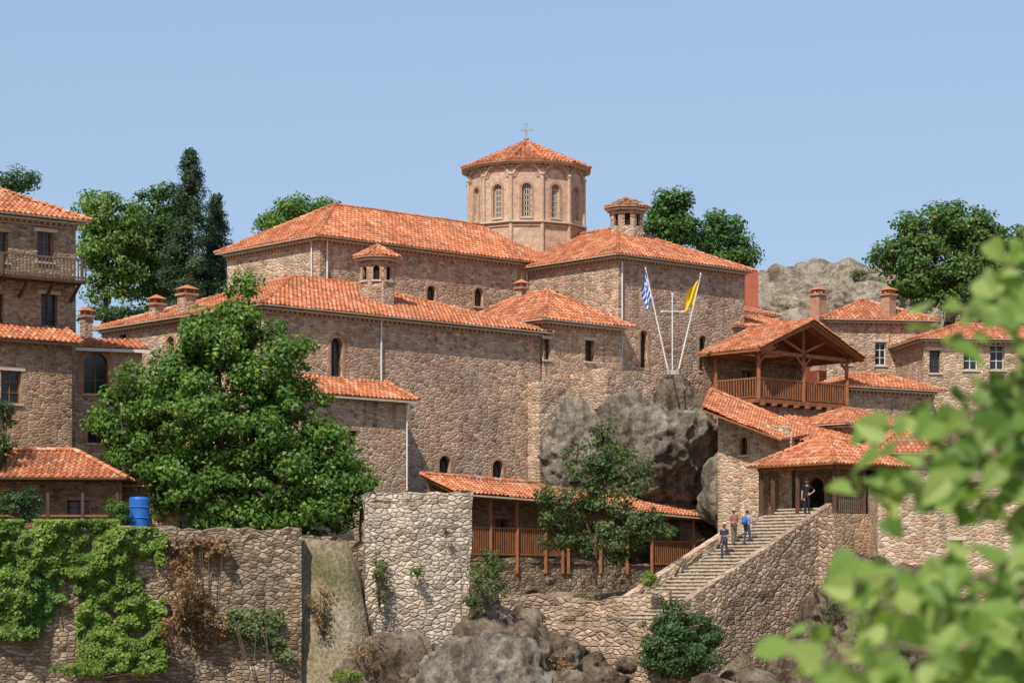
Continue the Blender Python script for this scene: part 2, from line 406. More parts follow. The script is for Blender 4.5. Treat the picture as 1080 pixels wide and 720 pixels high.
def cornice(b,c,z,mat='brickred',dent=True):
    n=len(c)
    for i in range(n):
        a=c[i]; e=c[(i+1)%n]; d=(e-a); L=d.length; d.normalize(); o=d.cross(Z)
        b.beam('cornice',mat,V((a.x,a.y,z-.34))+o*.03-d*.03,V((e.x,e.y,z-.34))+o*.03+d*.03,.10,.09)
        b.beam('cornice','plaster',V((a.x,a.y,z-.10))+o*.1-d*.1,V((e.x,e.y,z-.10))+o*.1+d*.1,.24,.10)
        if dent:
            k=int(L/.32)
            for j in range(k):
                p=a+d*((j+.5)*L/k); p=V((p.x,p.y,z-.22))+o*.06
                b.box('cornice',mat,p,d*.075,o*.07,Z*.06)
def hip_roof(b,N,R,L,lr,ll,z,rise,o=.55,mat='tile',under='plaster',corn=True):
    c=[N-R*o-L*o,N+R*(lr+o)-L*o,N+R*(lr+o)+L*(ll+o),N-R*o+L*(ll+o)]
    c=[V((p.x,p.y,z)) for p in c]
    a,w=lr+2*o,ll+2*o
    if a>=w:
        A=c[0]+R*(w/2)+L*(w/2)+Z*rise; B=c[1]-R*(w/2)+L*(w/2)+Z*rise
        polys=[[c[0],c[1],B,A],[c[1],c[2],B],[c[2],c[3],A,B],[c[3],c[0],A]]; hips=[(c[0],A),(c[3],A),(c[1],B),(c[2],B),(A,B)]
    else:
        A=c[0]+R*(a/2)+L*(a/2)+Z*rise; B=c[3]+R*(a/2)-L*(a/2)+Z*rise
        polys=[[c[0],c[1],A],[c[1],c[2],B,A],[c[2],c[3],B],[c[3],c[0],A,B]]; hips=[(c[0],A),(c[1],A),(c[2],B),(c[3],B),(A,B)]
    if (A-B).length<.05: hips=hips[:-1]
    for p in polys:
        q=[]
        for x in p:
            if not q or (x-q[-1]).length>.02: q.append(x)
        tiles(b,q,mat,slab=False)
    b.face('soffit',under,[p-Z*.04 for p in reversed(c)])
    for i in range(4):
        p,q=c[i],c[(i+1)%4]; b.face('soffit',under,[p-Z*.04,q-Z*.04,q+Z*.03,p+Z*.03])
    for h in hips: caps(b,h[0],h[1],mat)
    if corn:
        w4=[N,N+R*lr,N+R*lr+L*ll,N+L*ll]; cornice(b,w4,z-.04)
def block(b,N,R,L,lr,ll,z0,z1,opsR=(),opsL=(),mat='stone',matL=None,**kw):
    N=V((N.x,N.y,0)); c=[N,N+R*lr,N+R*lr+L*ll,N+L*ll]
    wall(b,c[0],c[1],z0,z1,opsR,mat,**kw)
    wall(b,c[1],c[2],z0,z1,(),mat); wall(b,c[2],c[3],z0,z1,(),mat)
    o2=[dict(o,s=ll-o['s']) for o in opsL]
    wall(b,c[3],c[0],z0,z1,o2,matL or mat,**kw)
def opR(N,D,px,pyb,w,h,**k):
    s=hit(N,D,px); d=N.y+D.y*s
    return dict(s=s,z=zy(pyb,d),w=w,h=h,**k)
def pipe(b,N,D,n,px,py0,py1,r=.05,mat='white'):
    s=hit(N,D,px); p=N+D*s+n*.1
    b.tube('downpipe',mat,V((p.x,p.y,zy(py0,p.y))),V((p.x,p.y,zy(py1,p.y))),r,r,8)
def ngon_tower(b,C,r,n,z0,z1,rot=0,ops=None,mat='brick',**kw):
    cs=[C+V((math.cos(rot+2*math.pi*(i-.5)/n),math.sin(rot+2*math.pi*(i-.5)/n),0))*(r/math.cos(math.pi/n)) for i in range(n)]
    for i in range(n):
        L=(cs[(i+1)%n]-cs[i]).length
        wall(b,cs[i],cs[(i+1)%n],z0,z1,ops(L) if ops else (),mat,**kw)
    return cs
def cone_roof(b,C,r,n,z,apex,rot=0,mat='tile',capr=.12):
    cs=[V((C.x,C.y,z))+V((math.cos(rot+2*math.pi*(i-.5)/n),math.sin(rot+2*math.pi*(i-.5)/n),0))*(r/math.cos(math.pi/n)) for i in range(n)]
    A=V((C.x,C.y,apex))
    for i in range(n):
        tiles(b,[cs[i],cs[(i+1)%n],A],mat,slab=False); caps(b,cs[i],A,mat,capr)
    b.face('soffit','plaster',[p-Z*.05 for p in reversed(cs)])
    for i in range(n):
        p,q=cs[i],cs[(i+1)%n]; b.face('soffit','brickred',[p-Z*.05,q-Z*.05,q+Z*.04,p+Z*.04])
def chimney(b,p,w,z0,z1,mat='stone_pink'):
    c=V((p.x,p.y,(z0+z1)/2))
    R_,L_=RL(42)
    b.box('chimney',mat,c,R_*w/2,L_*w/2,Z*(z1-z0)/2)
    b.box('chimney','brickred',V((p.x,p.y,z1+.06)),R_*(w/2+.1),L_*(w/2+.1),Z*.06)
    for i in(-1,1):
        for j in(-1,1): b.box('chimney','brickred',V((p.x,p.y,z1+.24))+R_*i*w*.35+L_*j*w*.35,R_*.06,L_*.06,Z*.12)
    tp=V((p.x,p.y,z1+.62)); q=[V((p.x,p.y,z1+.36))+R_*i*(w/2+.14)+L_*j*(w/2+.14) for i,j in((-1,-1),(1,-1),(1,1),(-1,1))]
    for i in range(4): b.face('chimney','tile',[q[i],q[(i+1)%4],tp],[(3.5,3.5)]*3)
    b.face('chimney','tile',list(reversed(q)),[(3.5,3.5)]*4)

# ================================================================== BUILDINGS
R42,L42=RL(42)
b=Bld('katholikon_church')
N=P(337,0,135); N.z=0
zE=20.4
lrN=31.0; llN=9.3
oR=[opR(N,R42,px,py,.7,1.15,arch=True,style='wood') for px,py in((455,321),(505,323))]
oR.append(opR(N,R42,388,285,.5,.8,arch=True,style='wood'))
oL=[dict(s=3.2,z=17.2,w=.5,h=1.3,arch=True),dict(s=6.6,z=17.2,w=.5,h=1.3,arch=True)]
block(b,N,R42,L42,lrN,llN,6,zE,oR,oL,'stone','stone_yel')
hip_roof(b,N,R42,L42,lrN,llN,zE,2.9)
pipe(b,N,R42,-L42,344,252,330); pipe(b,N,L42,-R42,330,252,300)
sB=hit(N,R42,556); Ba=N+R42*sB
t=hit(Ba,-L42,652); NB=Ba-L42*t
lrB=hit(NB,R42,785)
oR=[opR(NB,R42,679,388,.62,2.3,arch=True),opR(NB,R42,741,391,.62,2.2,arch=True)]
oL=[dict(s=5.4,z=17.4,w=.45,h=1.0,arch=True)]
block(b,NB,R42,L42,lrB,t+8,6,20.05,oR,oL,'stone_pink','stone')
hip_roof(b,NB,R42,L42,lrB,t+8,20.05,2.8)
pipe(b,NB,R42,-L42,655,276,392)
pipe(b,NB,L42,-R42,557,285,325)
A0=N+R42*(llN/2)+L42*(llN/2); s=hit(A0,R42,555); DC=A0+R42*s; DC.z=0
sc=F/DC.y; zD0=(H-250)/sc; zD1=(H-181)/sc
rot=-math.pi/2
cs=ngon_tower(b,DC,3.72,12,zD0-3,zD1,rot,lambda L:[dict(s=L/2,z=zD0+.75,w=.62,h=2.15,arch=True,style='lattice',t=.16)],'brick',depth=.3)
for i,c in enumerate(cs):
    o=(c-DC).normalized()
    b.tube('colonnettes','brick',V((c.x,c.y,zD0-2))+o*.02,V((c.x,c.y,zD1-.75))+o*.02,.13,.13,8)
    b.tube('colonnettes','plaster',V((c.x,c.y,zD1-.85))+o*.02,V((c.x,c.y,zD1-.72))+o*.02,.19,.19,8)
for i in range(12):
    a,e=cs[i],cs[(i+1)%12]; d=(e-a);L=d.length;d.normalize();o=d.cross(Z); m=(a+e)/2
    zc=zD1-1.0
    for r0,pr,mt in((L/2-.16,.10,'brick'),(L/2-.34,.05,'brickred')):
        K=10
        for k in range(K):
            a0=math.pi*k/K;a1=math.pi*(k+1)/K
            g=lambda an,R_,oo:V((m.x,m.y,zc))-d*R_*math.cos(an)+Z*R_*math.sin(an)*.9+o*oo
            b.face('arches',mt,[g(a0,r0,pr),g(a1,r0,pr),g(a1,r0+.15,pr),g(a0,r0+.15,pr)])
            b.face('arches',mt,[g(a0,r0,0),g(a1,r0,0),g(a1,r0,pr),g(a0,r0,pr)])
            b.face('arches',mt,[g(a0,r0+.15,pr),g(a1,r0+.15,pr),g(a1,r0+.15,0),g(a0,r0+.15,0)])
cornice(b,cs,zD1,'brickred')
cone_roof(b,DC,4.2,12,zD1,(H-150)/sc,rot)
cornice(b,cs,zD0+.55,'brick',False)
ap=V((DC.x,DC.y,(H-151)/sc))
b.tube('cross','metal',ap-Z*.2,ap+Z*1.25,.06,.045,6)
b.tube('cross','metal',ap+Z*.2,ap+Z*.32,.18,.18,10)
b.beam('cross','metal',ap+Z*.85-V((.42,0,0)),ap+Z*.85+V((.42,0,0)),.07,.09)
for sx in(-1,1):
    b.beam('cross','metal',ap+V((sx*.42,0,.74)),ap+V((sx*.42,0,.97)),.06,.06)
    b.beam('cross','metal',ap+V((sx*.05,0,.7)),ap+V((sx*.25,0,1.05)),.04,.04)
b.beam('cross','metal',ap+V((-.12,0,1.25)),ap+V((.12,0,1.25)),.05,.05)
LC=P(661,0,147); LC.z=0; sc=F/147
cs2=ngon_tower(b,LC,1.0,8,(H-262)/sc,(H-221)/sc,rot,lambda L:[dict(s=L/2,z=(H-240)/sc,w=.34,h=.85,arch=True,style='dark',surround=None,depth=.25)],'stone_pink')
cornice(b,cs2,(H-221)/sc,'brickred',False)
cone_roof(b,LC,1.38,8,(H-220)/sc,(H-209)/sc,rot,'tile_old',.08)
b.finish()

b=Bld('monastery_refectory_wing')
NC=P(278,0,122); NC.z=0
lrC=hit(NC,R42,570); llC=hit(NC,L42,108); zC=14.84
oR=[opR(NC,R42,355,397,.8,2.1,arch=True,style='wood',t=.14)]
for px,py,hh in((469,502,1.15),(525,507,1.2),(562,508,1.1)): oR.append(opR(NC,R42,px,py,.8,hh,arch=True,style='wood',t=.16))
oL=[opR(NC,L42,235,380,.7,1.6,arch=True),opR(NC,L42,180,385,.7,1.6,arch=True),opR(NC,L42,130,370,.7,1.3,arch=True)]
block(b,NC,R42,L42,lrC,llC,-1,zC,oR,oL,'stone_pink','stone_yel')
hip_roof(b,NC,R42,L42,lrC,llC,zC,2.95,under='plaster')
pipe(b,NC,R42,-L42,401,338,408)
TC=P(398,0,131.5); TC.z=0; sc=F/131.5
c6=ngon_tower(b,TC,.95,8,13,(H-274)/sc,rot,lambda L:[dict(s=L/2,z=(H-297)/sc,w=.36,h=.8,arch=True,style='dark',surround='brickred',t=.08,depth=.2)],'stone')
cornice(b,c6,(H-274)/sc,'brickred',False)
cone_roof(b,TC,1.35,8,(H-273)/sc,(H-259)/sc,rot,'tile',.09)
chimney(b,P(197,0,128),.75,14,zy(312,128)); chimney(b,P(165,0,131),.6,14,zy(322,131))
ND=NC-L42*2.5; s0=.6
lrD=hit(ND,R42,428)
NDa=ND+R42*s0
block(b,NDa,R42,L42,lrD-s0,2.4,-1,10.15,[opR(NDa,R42,372,470,.5,.8,style='wood')],(),'stone')
e0=NDa-R42*.4-L42*.45; e1=ND+R42*(lrD+.5)-L42*.45
q=[V((e0.x,e0.y,10.1)),V((e1.x,e1.y,10.1))]; up=L42*2.9+Z*1.2
tiles(b,[q[0],q[1],q[1]+up,q[0]+up],under='plaster')
caps(b,q[0],q[0]+up); caps(b,q[1],q[1]+up)
pipe(b,ND,R42,-L42,428,424,517)
b.finish()

b=Bld('chapel_wing')
NE=NC+R42*(lrC+.15)-L42*.25; lrE=hit(NE,R42,656)
zEv=15.6
block(b,NE,R42,L42,lrE,8.5,5,zEv,[opR(NE,R42,622,381,.72,1.25,style='wood',surround='plaster'),opR(NE,R42,577,379,.5,1.2,style='wood',surround='plaster')],(),'stone')
hip_roof(b,NE,R42,L42,lrE,8.5,zEv,2.2,under='white',o=.55)
chimney(b,P(550,0,141),.5,15,zy(305,141))
b.finish()

# ================================================================== rough walls
def rough_wall(name,path,tops,bots,thick,mat,step=.3,amp=.05,topjit=.06,closed=False):
    pts=[V((p.x,p.y,0)) for p in path]
    if closed: pts=pts+[pts[0]]; tops=list(tops)+[tops[0]]; bots=list(bots)+[bots[0]]
    S=[];acc=0
    for i in range(len(pts)-1):
        d=pts[i+1]-pts[i]; L=d.length; k=max(1,int(L/step)); n=d.normalized().cross(Z)
        for j in range(k+(1 if i==len(pts)-2 else 0)):
            f=j/k; S.append((pts[i].lerp(pts[i+1],f),tops[i]*(1-f)+tops[i+1]*f,bots[i]*(1-f)+bots[i+1]*f,n,acc+L*f))
        acc+=L
    vs=[];us=[];fs=[]
    rows=max(2,int((max(tops)-min(bots))/step))
    off=random.uniform(0,40)
    for (p,zt,zb,n,s) in S:
        zt2=zt+topjit*noise.noise(V((s*1.1,off,0)))*2+topjit*1.1*noise.noise(V((s*3.3,off,5)))
        for r in range(rows+1):
            z=zb+(zt2-zb)*r/rows
            k=amp*2*noise.noise(V((s*.5+off,z*.5,0)))+amp*noise.noise(V((s*2.1+off,z*2.6,3)))
            q=p+n*k; vs.append((q.x,q.y,z)); us.append((s+off,z))
        q=p-n*thick; vs.append((q.x,q.y,zt2+topjit*.5)); us.append((s+off,zt2+thick))
        vs.append((q.x,q.y,zb)); us.append((s+off,zt2+thick+zt2-zb))
    W=rows+3; uvl_=[]
    for i in range(len(S)-1):
        for r in range(W-1):
            a=i*W+r; c=(i+1)*W+r
            f=(a,c,c+1,a+1); fs.append(f); uvl_.extend([us[x] for x in f])
    if not closed:
        l=(len(S)-1)*W
        for i0 in(0,l):
            for r in range(rows):
                a=i0+r; bk=S[0 if i0==0 else -1]; n=bk[3]
                k0=len(vs); q=bk[0]-n*thick
                vs.append((q.x,q.y,vs[a][2])); vs.append((q.x,q.y,vs[a+1][2]))
                f=(a,a+1,k0+1,k0); fs.append(f); uvl_.extend([(off,vs[a][2]),(off,vs[a+1][2]),(off+thick,vs[a+1][2]),(off+thick,vs[a][2])])
    me=bpy.data.meshes.new(name); me.from_pydata(vs,[],fs)
    uvl=me.uv_layers.new(name='UVMap')
    uvl.data.foreach_set('uv',np.array(uvl_,dtype=np.float32).ravel())
    me.materials.append(M[mat]); o=bpy.data.objects.new(name,me); COL.objects.link(o); return o
def W(px,d): p=P(px,0,d); return V((p.x,p.y,0))
wl=[(-60,104,552),(60,105.5,553),(180,107,556),(318,108.5,559)]
rough_wall('terrace_retaining_wall',[W(a,d) for a,d,y in wl],[zy(y,d) for a,d,y in wl],[-9]*4,.6,'stone_ret',amp=.11,topjit=.09)
wl=[(300,111.2,562),(350,111.6,566),(392,112,572)]
rough_wall('terrace_recess_wall',[W(a,d) for a,d,y in wl],[zy(y,d) for a,d,y in wl],[-7]*3,.6,'stone_ret',amp=.2)
R6,L6=RL(6)
Nt=W(385,110); s=hit(Nt,R6,497)
tw=[Nt,Nt+R6*s,Nt+R6*s+L6*6,Nt+L6*6]
zt=zy(520,110)
o=rough_wall('stone_bastion',tw,[zt,zt+.05,zt,zt],[-6]*4,.5,'stone_pale',amp=.08,closed=True,topjit=.10)
bb=Bld('bastion_deck'); bb.face('deck','rock',[V((p.x,p.y,zt-.35)) for p in tw]); e=bb.finish(); e.parent=o
g0=P(482,0,121.5); g0.z=0
def G(px,off=0):
    t=hit(g0,R42,px); return g0+R42*t+L42*off
pp=[G(a,.5) for a in(470,600,700,770)]
rough_wall('gallery_base_wall',pp,[zy(586,pp[0].y),zy(588,pp[1].y),zy(596,pp[2].y),zy(597,pp[3].y)],[-5]*4,.6,'stone_ret',amp=.08)

b=Bld('covered_wooden_gallery')
def gseg(pa,pb,za,zb,posts,rails,zr):
    A=G(pa);B=G(pb); A=V((A.x,A.y,za));B=V((B.x,B.y,zb)); up=L42*3.0+Z*1.05
    q=[A,B,B+up,A+up]
    tiles(b,q,under='wood'); caps(b,q[0],q[3]); caps(b,q[1],q[2]); caps(b,q[3]+Z*.02,q[2]+Z*.02)
    b.beam('gutter','plaster',A-L42*.03-Z*.09,B-L42*.03-Z*.09,.10,.09)
    for px in posts:
        p=G(px,.5); b.beam('posts','wood',V((p.x,p.y,0.8)),V((p.x,p.y,za-.0)),.16,.16)
    p=G(pa,.5);q2=G(pb,.5); b.beam('posts','wood',V((p.x,p.y,za-.12)),V((q2.x,q2.y,zb-.12)),.16,.2)
    for pa2,pb2 in rails:
        a=G(pa2,.5);c=G(pb2,.5)
        for zz in zr: b.beam('railing','wood',V((a.x,a.y,zz)),V((c.x,c.y,zz)),.07,.09)
        Lr=(c-a).length; k=int(Lr/.16)
        for i in range(k+1):
            p=a+(c-a)*(i/k); b.box('railing','wood',V((p.x,p.y,(zr[0]+zr[-1])/2)),R42*.035,L42*.015,Z*(zr[-1]-zr[0])/2)
gseg(482,604,5.0,4.75,[500,524,552,582,600],[(499,603)],[zy(584,123),zy(556,123)])
gseg(604,788,4.55,3.95,[606,640,668,694,738,765,784],[(694,738)],[zy(594,131),zy(570,131)])
wall(b,G(484,2.6),G(604,2.6),.5,5.9,[dict(s=2.4,z=1.9,w=.9,h=1.9,style='brown'),dict(s=5.3,z=1.9,w=.9,h=1.9,style='brown')],'stone_dark')
wall(b,G(604,2.6),G(790,2.6),.0,5.4,[dict(s=7,z=1.4,w=1.0,h=2.0,style='brown')],'stone_dark')
a,c=G(484,.5),G(790,.5); a2,c2=G(484,2.6),G(790,2.6)
b.face('floor','rock',[V((a.x,a.y,1.5)),V((c.x,c.y,1.1)),V((c2.x,c2.y,1.1)),V((a2.x,a2.y,1.5))])
b.finish()

pl=[hit(NC-L42*1.0,R42,px) for px in(569,610,640)]
pp=[NC-L42*1.0+R42*t for t in pl]
rough_wall('buttress_wall',pp,[zy(401,pp[0].y),zy(399,pp[1].y),zy(388,pp[2].y)],[3]*3,1.0,'stone_yel',amp=.05)
pp=[NC-L42*3.4+R42*hit(NC-L42*3.4,R42,px) for px in(641,690,748)]
rough_wall('flag_terrace_wall',pp,[zy(390,pp[0].y),zy(391,pp[1].y),zy(395,pp[2].y)],[zy(430,pp[0].y)]*3,3.2,'stone',amp=.06)

def flag_mat_gr():
    m,nt,out=newmat('blue_white_flag')
    uv=nd(nt,'ShaderNodeUVMap').outputs[0]; sx=nd(nt,'ShaderNodeSeparateXYZ',{0:uv})
    st=mth(nt,'MODULO',mth(nt,'FLOOR',mth(nt,'MULTIPLY',sx.outputs[1],9.0)),2.0)
    can=mth(nt,'MULTIPLY',mth(nt,'LESS_THAN',sx.outputs[0],.37),mth(nt,'GREATER_THAN',sx.outputs[1],.444))
    cx=mth(nt,'LESS_THAN',mth(nt,'ABSOLUTE',mth(nt,'SUBTRACT',sx.outputs[0],.185)),.04)
    cy=mth(nt,'LESS_THAN',mth(nt,'ABSOLUTE',mth(nt,'SUBTRACT',sx.outputs[1],.722)),.056)
    cr=mth(nt,'MAXIMUM',cx,cy)
    f=mth(nt,'ADD',mth(nt,'MULTIPLY',can,cr),mth(nt,'MULTIPLY',mth(nt,'SUBTRACT',1.0,can),st))
    col=mix(nt,f,(.02,.09,.42),(.75,.77,.8))
    principled(nt,out,col,.8); return m
M['flag_gr']=flag_mat_gr()
M['flag_y']=noisy_mat('yellow_flag',(.75,.50,.02),(.85,.62,.04),2,.8)
def flagpole(name,base,top,fm,sgn,fl):
    b=Bld(name)
    b.tube('pole','white',base,top,.05,.032,8); b.tube('finial','metal',top,top+Z*.12,.07,.03,8)
    b.tube('base','metal',base-Z*.1,base+Z*.25,.12,.1,8)
    d=(base-top).normalized(); K,J=14,10
    def pos(i,j):
        u=i/K;v=j/J
        p=top+d*(.15+(1-v)*1.5)
        return p+V((sgn*(u*.62),-.03-.05*u,0))+Z*(-u*fl*(.75+.25*v))+V((.06*math.sin(u*9+v*2)*u,.16*math.sin(u*8+v*3)*u**.5,0))+V((sgn*-.06*math.sin(v*7)*u,0,0))
    for i in range(K):
        for j in range(J):
            ij=[(i,j),(i+1,j),(i+1,j+1),(i,j+1)]
            b.face('flag',fm,[pos(*q) for q in ij],[(q[0]/K,q[1]/J) for q in ij])
    b.finish()
dF=133.5
flagpole('flagpole_national',P(705,393,dF),P(681,284,dF),'flag_gr',-.45,1.1)
flagpole('flagpole_church',P(715,393,dF),P(739,290,dF),'flag_y',-1.0,.7)
b=Bld('standing_cross')
p=P(709,393,dF+.6); tp=P(709,310,dF+.6)
b.beam('upright','white',p,tp,.06,.06); m=p.lerp(tp,.78)
b.beam('arm','white',m-V((.6,0,0)),m+V((.6,0,0)),.05,.05)
for q in (tp,m-V((.6,0,0)),m+V((.6,0,0))): b.box('ends','white',q,V((.06,0,0)),V((0,.05,0)),Z*.06)
b.box('plinth','plaster',p-Z*.0,V((.3,0,0)),V((0,.3,0)),Z*.12)
b.finish()

b=Bld('wooden_pavilion')
NP=W(800,134); lrP=hit(NP,R42,893); llP=3.4
zf=zy(420,134); ze=zy(369,134); za=ze+1.95
def PP(r,l,z): p=NP+R42*r+L42*l; return V((p.x,p.y,z))
b.box('deck','wood',(PP(0,0,zf-.12)+PP(lrP,llP,zf-.12))/2,R42*(lrP/2+.2),L42*(llP/2+.2),Z*.12)
for i in range(9): b.beam('joists','wood',PP(lrP*i/8,-.5,zf-.32),PP(lrP*i/8,llP,zf-.32),.14,.16)
for r in(0,lrP/2,lrP):
    for l in(0,llP):
        b.beam('posts','wood',PP(r,l,zf),PP(r,l,ze),.2,.2)
        for dx in(-1,1):
            if 0<=r+dx<=lrP: b.beam('braces','wood',PP(r,l,ze-.75),PP(r+dx*.75,l,ze-.05),.1,.12)
for l in(0,llP): b.beam('plates','wood',PP(-.3,l,ze-.08),PP(lrP+.3,l,ze-.08),.2,.22)
for r in(0,lrP/2,lrP): b.beam('plates','wood',PP(r,-.3,ze-.1),PP(r,llP+.3,ze-.1),.18,.2)
def rail(a,c,z0,h=.95,sp=.21,mat='wood'):
    L=(c-a).length;k=max(1,int(L/sp))
    b.beam('railing',mat,a+Z*(h),c+Z*(h),.09,.09); b.beam('railing',mat,a+Z*.12,c+Z*.12,.07,.08)
    for i in range(k+1):
        p=a+(c-a)*(i/k); b.box('railing',mat,p+Z*(h/2+.05),R42*.035,L42*.035,Z*(h/2-.05))
rail(PP(0,0,zf),PP(lrP,0,zf),zf,1.2); rail(PP(0,0,zf),PP(0,llP,zf),zf,1.2); rail(PP(lrP,0,zf),PP(lrP,llP,zf),zf,1.2)
o=.75; gm=lrP/2
el0,el1=PP(-o,-o,ze),PP(-o,llP+o,ze); er0,er1=PP(lrP+o,-o,ze),PP(lrP+o,llP+o,ze); r0,r1=PP(gm,-o,za),PP(gm,llP+o,za)
tiles(b,[el0,r0,r1,el1]); tiles(b,[er0,er1,r1,r0]); caps(b,r0,r1); caps(b,el0,r0); caps(b,er0,r0)
for l in(-.55,0,llP):
    b.beam('trusses','wood',PP(-o,l,ze-.12),PP(gm,l,za-.25),.12,.18); b.beam('trusses','wood',PP(lrP+o,l,ze-.12),PP(gm,l,za-.25),.12,.18)
    if l>=0:
        b.beam('trusses','wood',PP(gm,l,ze),PP(gm,l,za-.2),.14,.14)
        for sg in(-1,1): b.beam('trusses','wood',PP(gm,l,ze+.1),PP(gm+sg*lrP*.25,l,ze+.85),.1,.12)
block(b,NP+R42*.2+L42*.3,R42,L42,lrP-.4,llP+4,3,zf-.3,[dict(s=2,z=8.2,w=.6,h=1.0,style='wood')],(),'stone')
wall(b,NP+L42*(llP+.6)+R42*-.5,NP+L42*(llP+.6)+R42*(lrP+.5),zf-.3,ze+.2,[dict(s=4,z=zf,w=1.1,h=2.1,style='brown')],'stone_dark')
b.finish()

R8,L8=RL(8)
b=Bld('upper_stone_house')
N=W(872,150); lr=hit(N,R8,980); z1=zy(337,150)
block(b,N,R8,L8,lr,7,8,z1,[opR(N,R8,929,385,.75,1.5,style='white',surround='plaster'),opR(N,R8,893,384,.6,1.3,style='wood'),opR(N,R8,958,384,.6,1.3,style='wood')],(),'stone','stone')
hip_roof(b,N,R8,L8,lr,7,z1,1.7)
chimney(b,P(863,0,150),.75,14,zy(312,150),'brickred'); chimney(b,P(937,0,151),.7,16,zy(312,151),'brickred')
b.finish()
b=Bld('guest_quarters')
N=W(974,145); lr=hit(N,R8,1140); z1=zy(357,145)
block(b,N,R8,L8,lr,7,6,z1,[opR(N,R8,986,393,.7,1.4,style='wood',surround='plaster'),opR(N,R8,1024,390,.95,1.75,style='white',surround='white'),opR(N,R8,1052,390,.95,1.75,style='white',surround='white'),opR(N,R8,1090,390,.95,1.75,style='white')],(),'stone_yel','stone')
hip_roof(b,N,R8,L8,lr,7,z1,1.3)
b.finish()
b=Bld('red_annex')
N=W(776,147); lr=hit(N,R42,862)
block(b,N,R42,L42,min(lr,9),5,8,zy(345,147),[dict(s=2,z=13.5,w=.6,h=1.1)],(),'redwall')
hip_roof(b,N,R42,L42,min(lr,9),5,zy(345,147),1.2)
N=W(786,156)
block(b,N,R8,L8,.9,3,8,zy(285,156),(),(),'redwall')
N=W(779,152)
block(b,N,R42,L42,3,3,8,zy(330,152),(),(),'redwall'); hip_roof(b,N,R42,L42,3,3,zy(330,152),.7,corn=False)
b.finish()
b=Bld('store_house')
N=W(895,140); R20,L20=RL(30); lr=hit(N,R20,985)
block(b,N,R20,L20,lr,4,4,zy(408,140),[dict(s=2,z=9,w=.6,h=1)],(),'stone')
hip_roof(b,N,R20,L20,lr,4,zy(408,140),1.0)
b.finish()

# ---- porter's lodge
b=Bld('porters_lodge')
pw=[W(757,129.5),W(835,126.5)]
wall(b,pw[0],pw[1],-3,zy(452,128),[dict(s=1.7,z=zy(479,128),w=.5,h=1.0,arch=True)],'stone_yel')
wall(b,W(757,137),pw[0],-3,zy(432,130),(),'stone_yel'); wall(b,pw[1],W(850,133),-3,zy(462,128),(),'stone_yel')
c0=pw[0];c1=pw[1]
b.face('walls','stone_yel',[V((c0.x,c0.y,zy(452,128))),V((c1.x,c1.y,zy(452,128))),V((c0.x,c0.y,zy(437,128)))])
rq=[P(741,431,128.2),P(824,462,125.2),P(862,458,131),P(750,411,134.5)]
tiles(b,rq); caps(b,rq[3],rq[2]); caps(b,rq[0],rq[3])
tiles(b,[P(815,462,128),P(896,470,128),P(905,449,134),P(828,437,134)])
N=W(893,131); lr=hit(N,R42,950)
block(b,N,R42,L42,lr,3.4,3,zy(447,131),[dict(s=1.5,z=zy(470,131),w=.5,h=.7)],(),'stone'); hip_roof(b,N,R42,L42,lr,3.4,zy(447,131),1.0)
b.finish()

# ---- gatehouse
b=Bld('entrance_gatehouse')
NG=W(880,122); llG=hit(NG,L42,803)
zfl=zy(541,122); zg=zy(489,122)
def GP(r,l,z): p=NG+R42*r+L42*l; return V((p.x,p.y,z))
hip_roof(b,NG,R42,L42,5.2,llG,zg,1.75,o=.55,corn=False,under='wood')
for r,l in((0,0),(0,llG*.5),(0,llG*.84),(0,llG),(2.4,0),(5.2,0)):
    b.beam('posts','wood_dk',GP(r,l,zfl-.1),GP(r,l,zg),.2,.2)
b.beam('posts','wood',GP(0,-.2,zg-.12),GP(0,llG+.2,zg-.12),.2,.22); b.beam('posts','wood',GP(-.2,0,zg-.12),GP(5.4,0,zg-.12),.2,.22)
wall(b,GP(2.6,llG,0),GP(2.6,.2,0),zfl-2,zg-.05,[dict(s=1.6,z=zfl,w=1.3,h=2.1,style='dark',arch=True),dict(s=4.0,z=zfl+.8,w=.7,h=.9)],'stone_dark')
wall(b,GP(0,llG+.2,0),GP(5.2,llG+.2,0),zfl-2,zg-.05,(),'stone_dark')
def rail2(a,c,h=.95,mat='wood_grey'):
    L=(c-a).length;k=max(1,int(L/.16)); b.beam('railing',mat,a+Z*h,c+Z*h,.08,.08); b.beam('railing',mat,a+Z*.1,c+Z*.1,.06,.06)
    for i in range(k+1):
        p=a+(c-a)*(i/k); b.box('railing',mat,p+Z*(h/2+.03),R42*.025,L42*.025,Z*(h/2-.05))
rail2(GP(.1,0,zfl),GP(5.1,0,zfl))
f=[GP(-.3,-.3,zfl),GP(5.4,-.3,zfl),GP(5.4,llG+.4,zfl),GP(-.3,llG+.4,zfl)]
b.face('floor','step',f)
wall(b,GP(-.3,-.3,0),GP(5.4,-.3,0),-9,zfl,(),'stone_yel'); wall(b,GP(-.3,llG+.4,0),GP(-.3,-.3,0),-9,zfl,(),'stone_stair')
N2=W(925,126); lr2=hit(N2,R8,1000)
hip_roof(b,N2,R8,L8,lr2,5,zy(478,126),1.5,o=.6,corn=False)
block(b,N2,R8,L8,lr2,5,0,zy(478,126),[dict(s=1.5,z=zy(505,126),w=.6,h=.9)],(),'stone_yel')
b.finish()
wl=[W(926,120.5),W(1120,118)]
b=Bld('fortress_wall')
Af,Bf=wl
dF_=(Bf-Af).normalized()
wall(b,Af,Bf,-10,zy(511,120),[opR(Af,dF_,1009,597,.6,1.35,style='wood',surround='plaster')],'stone_yel')
wall(b,Af+V((0,8,0)),Af,-10,zy(511,120),(),'stone_yel')
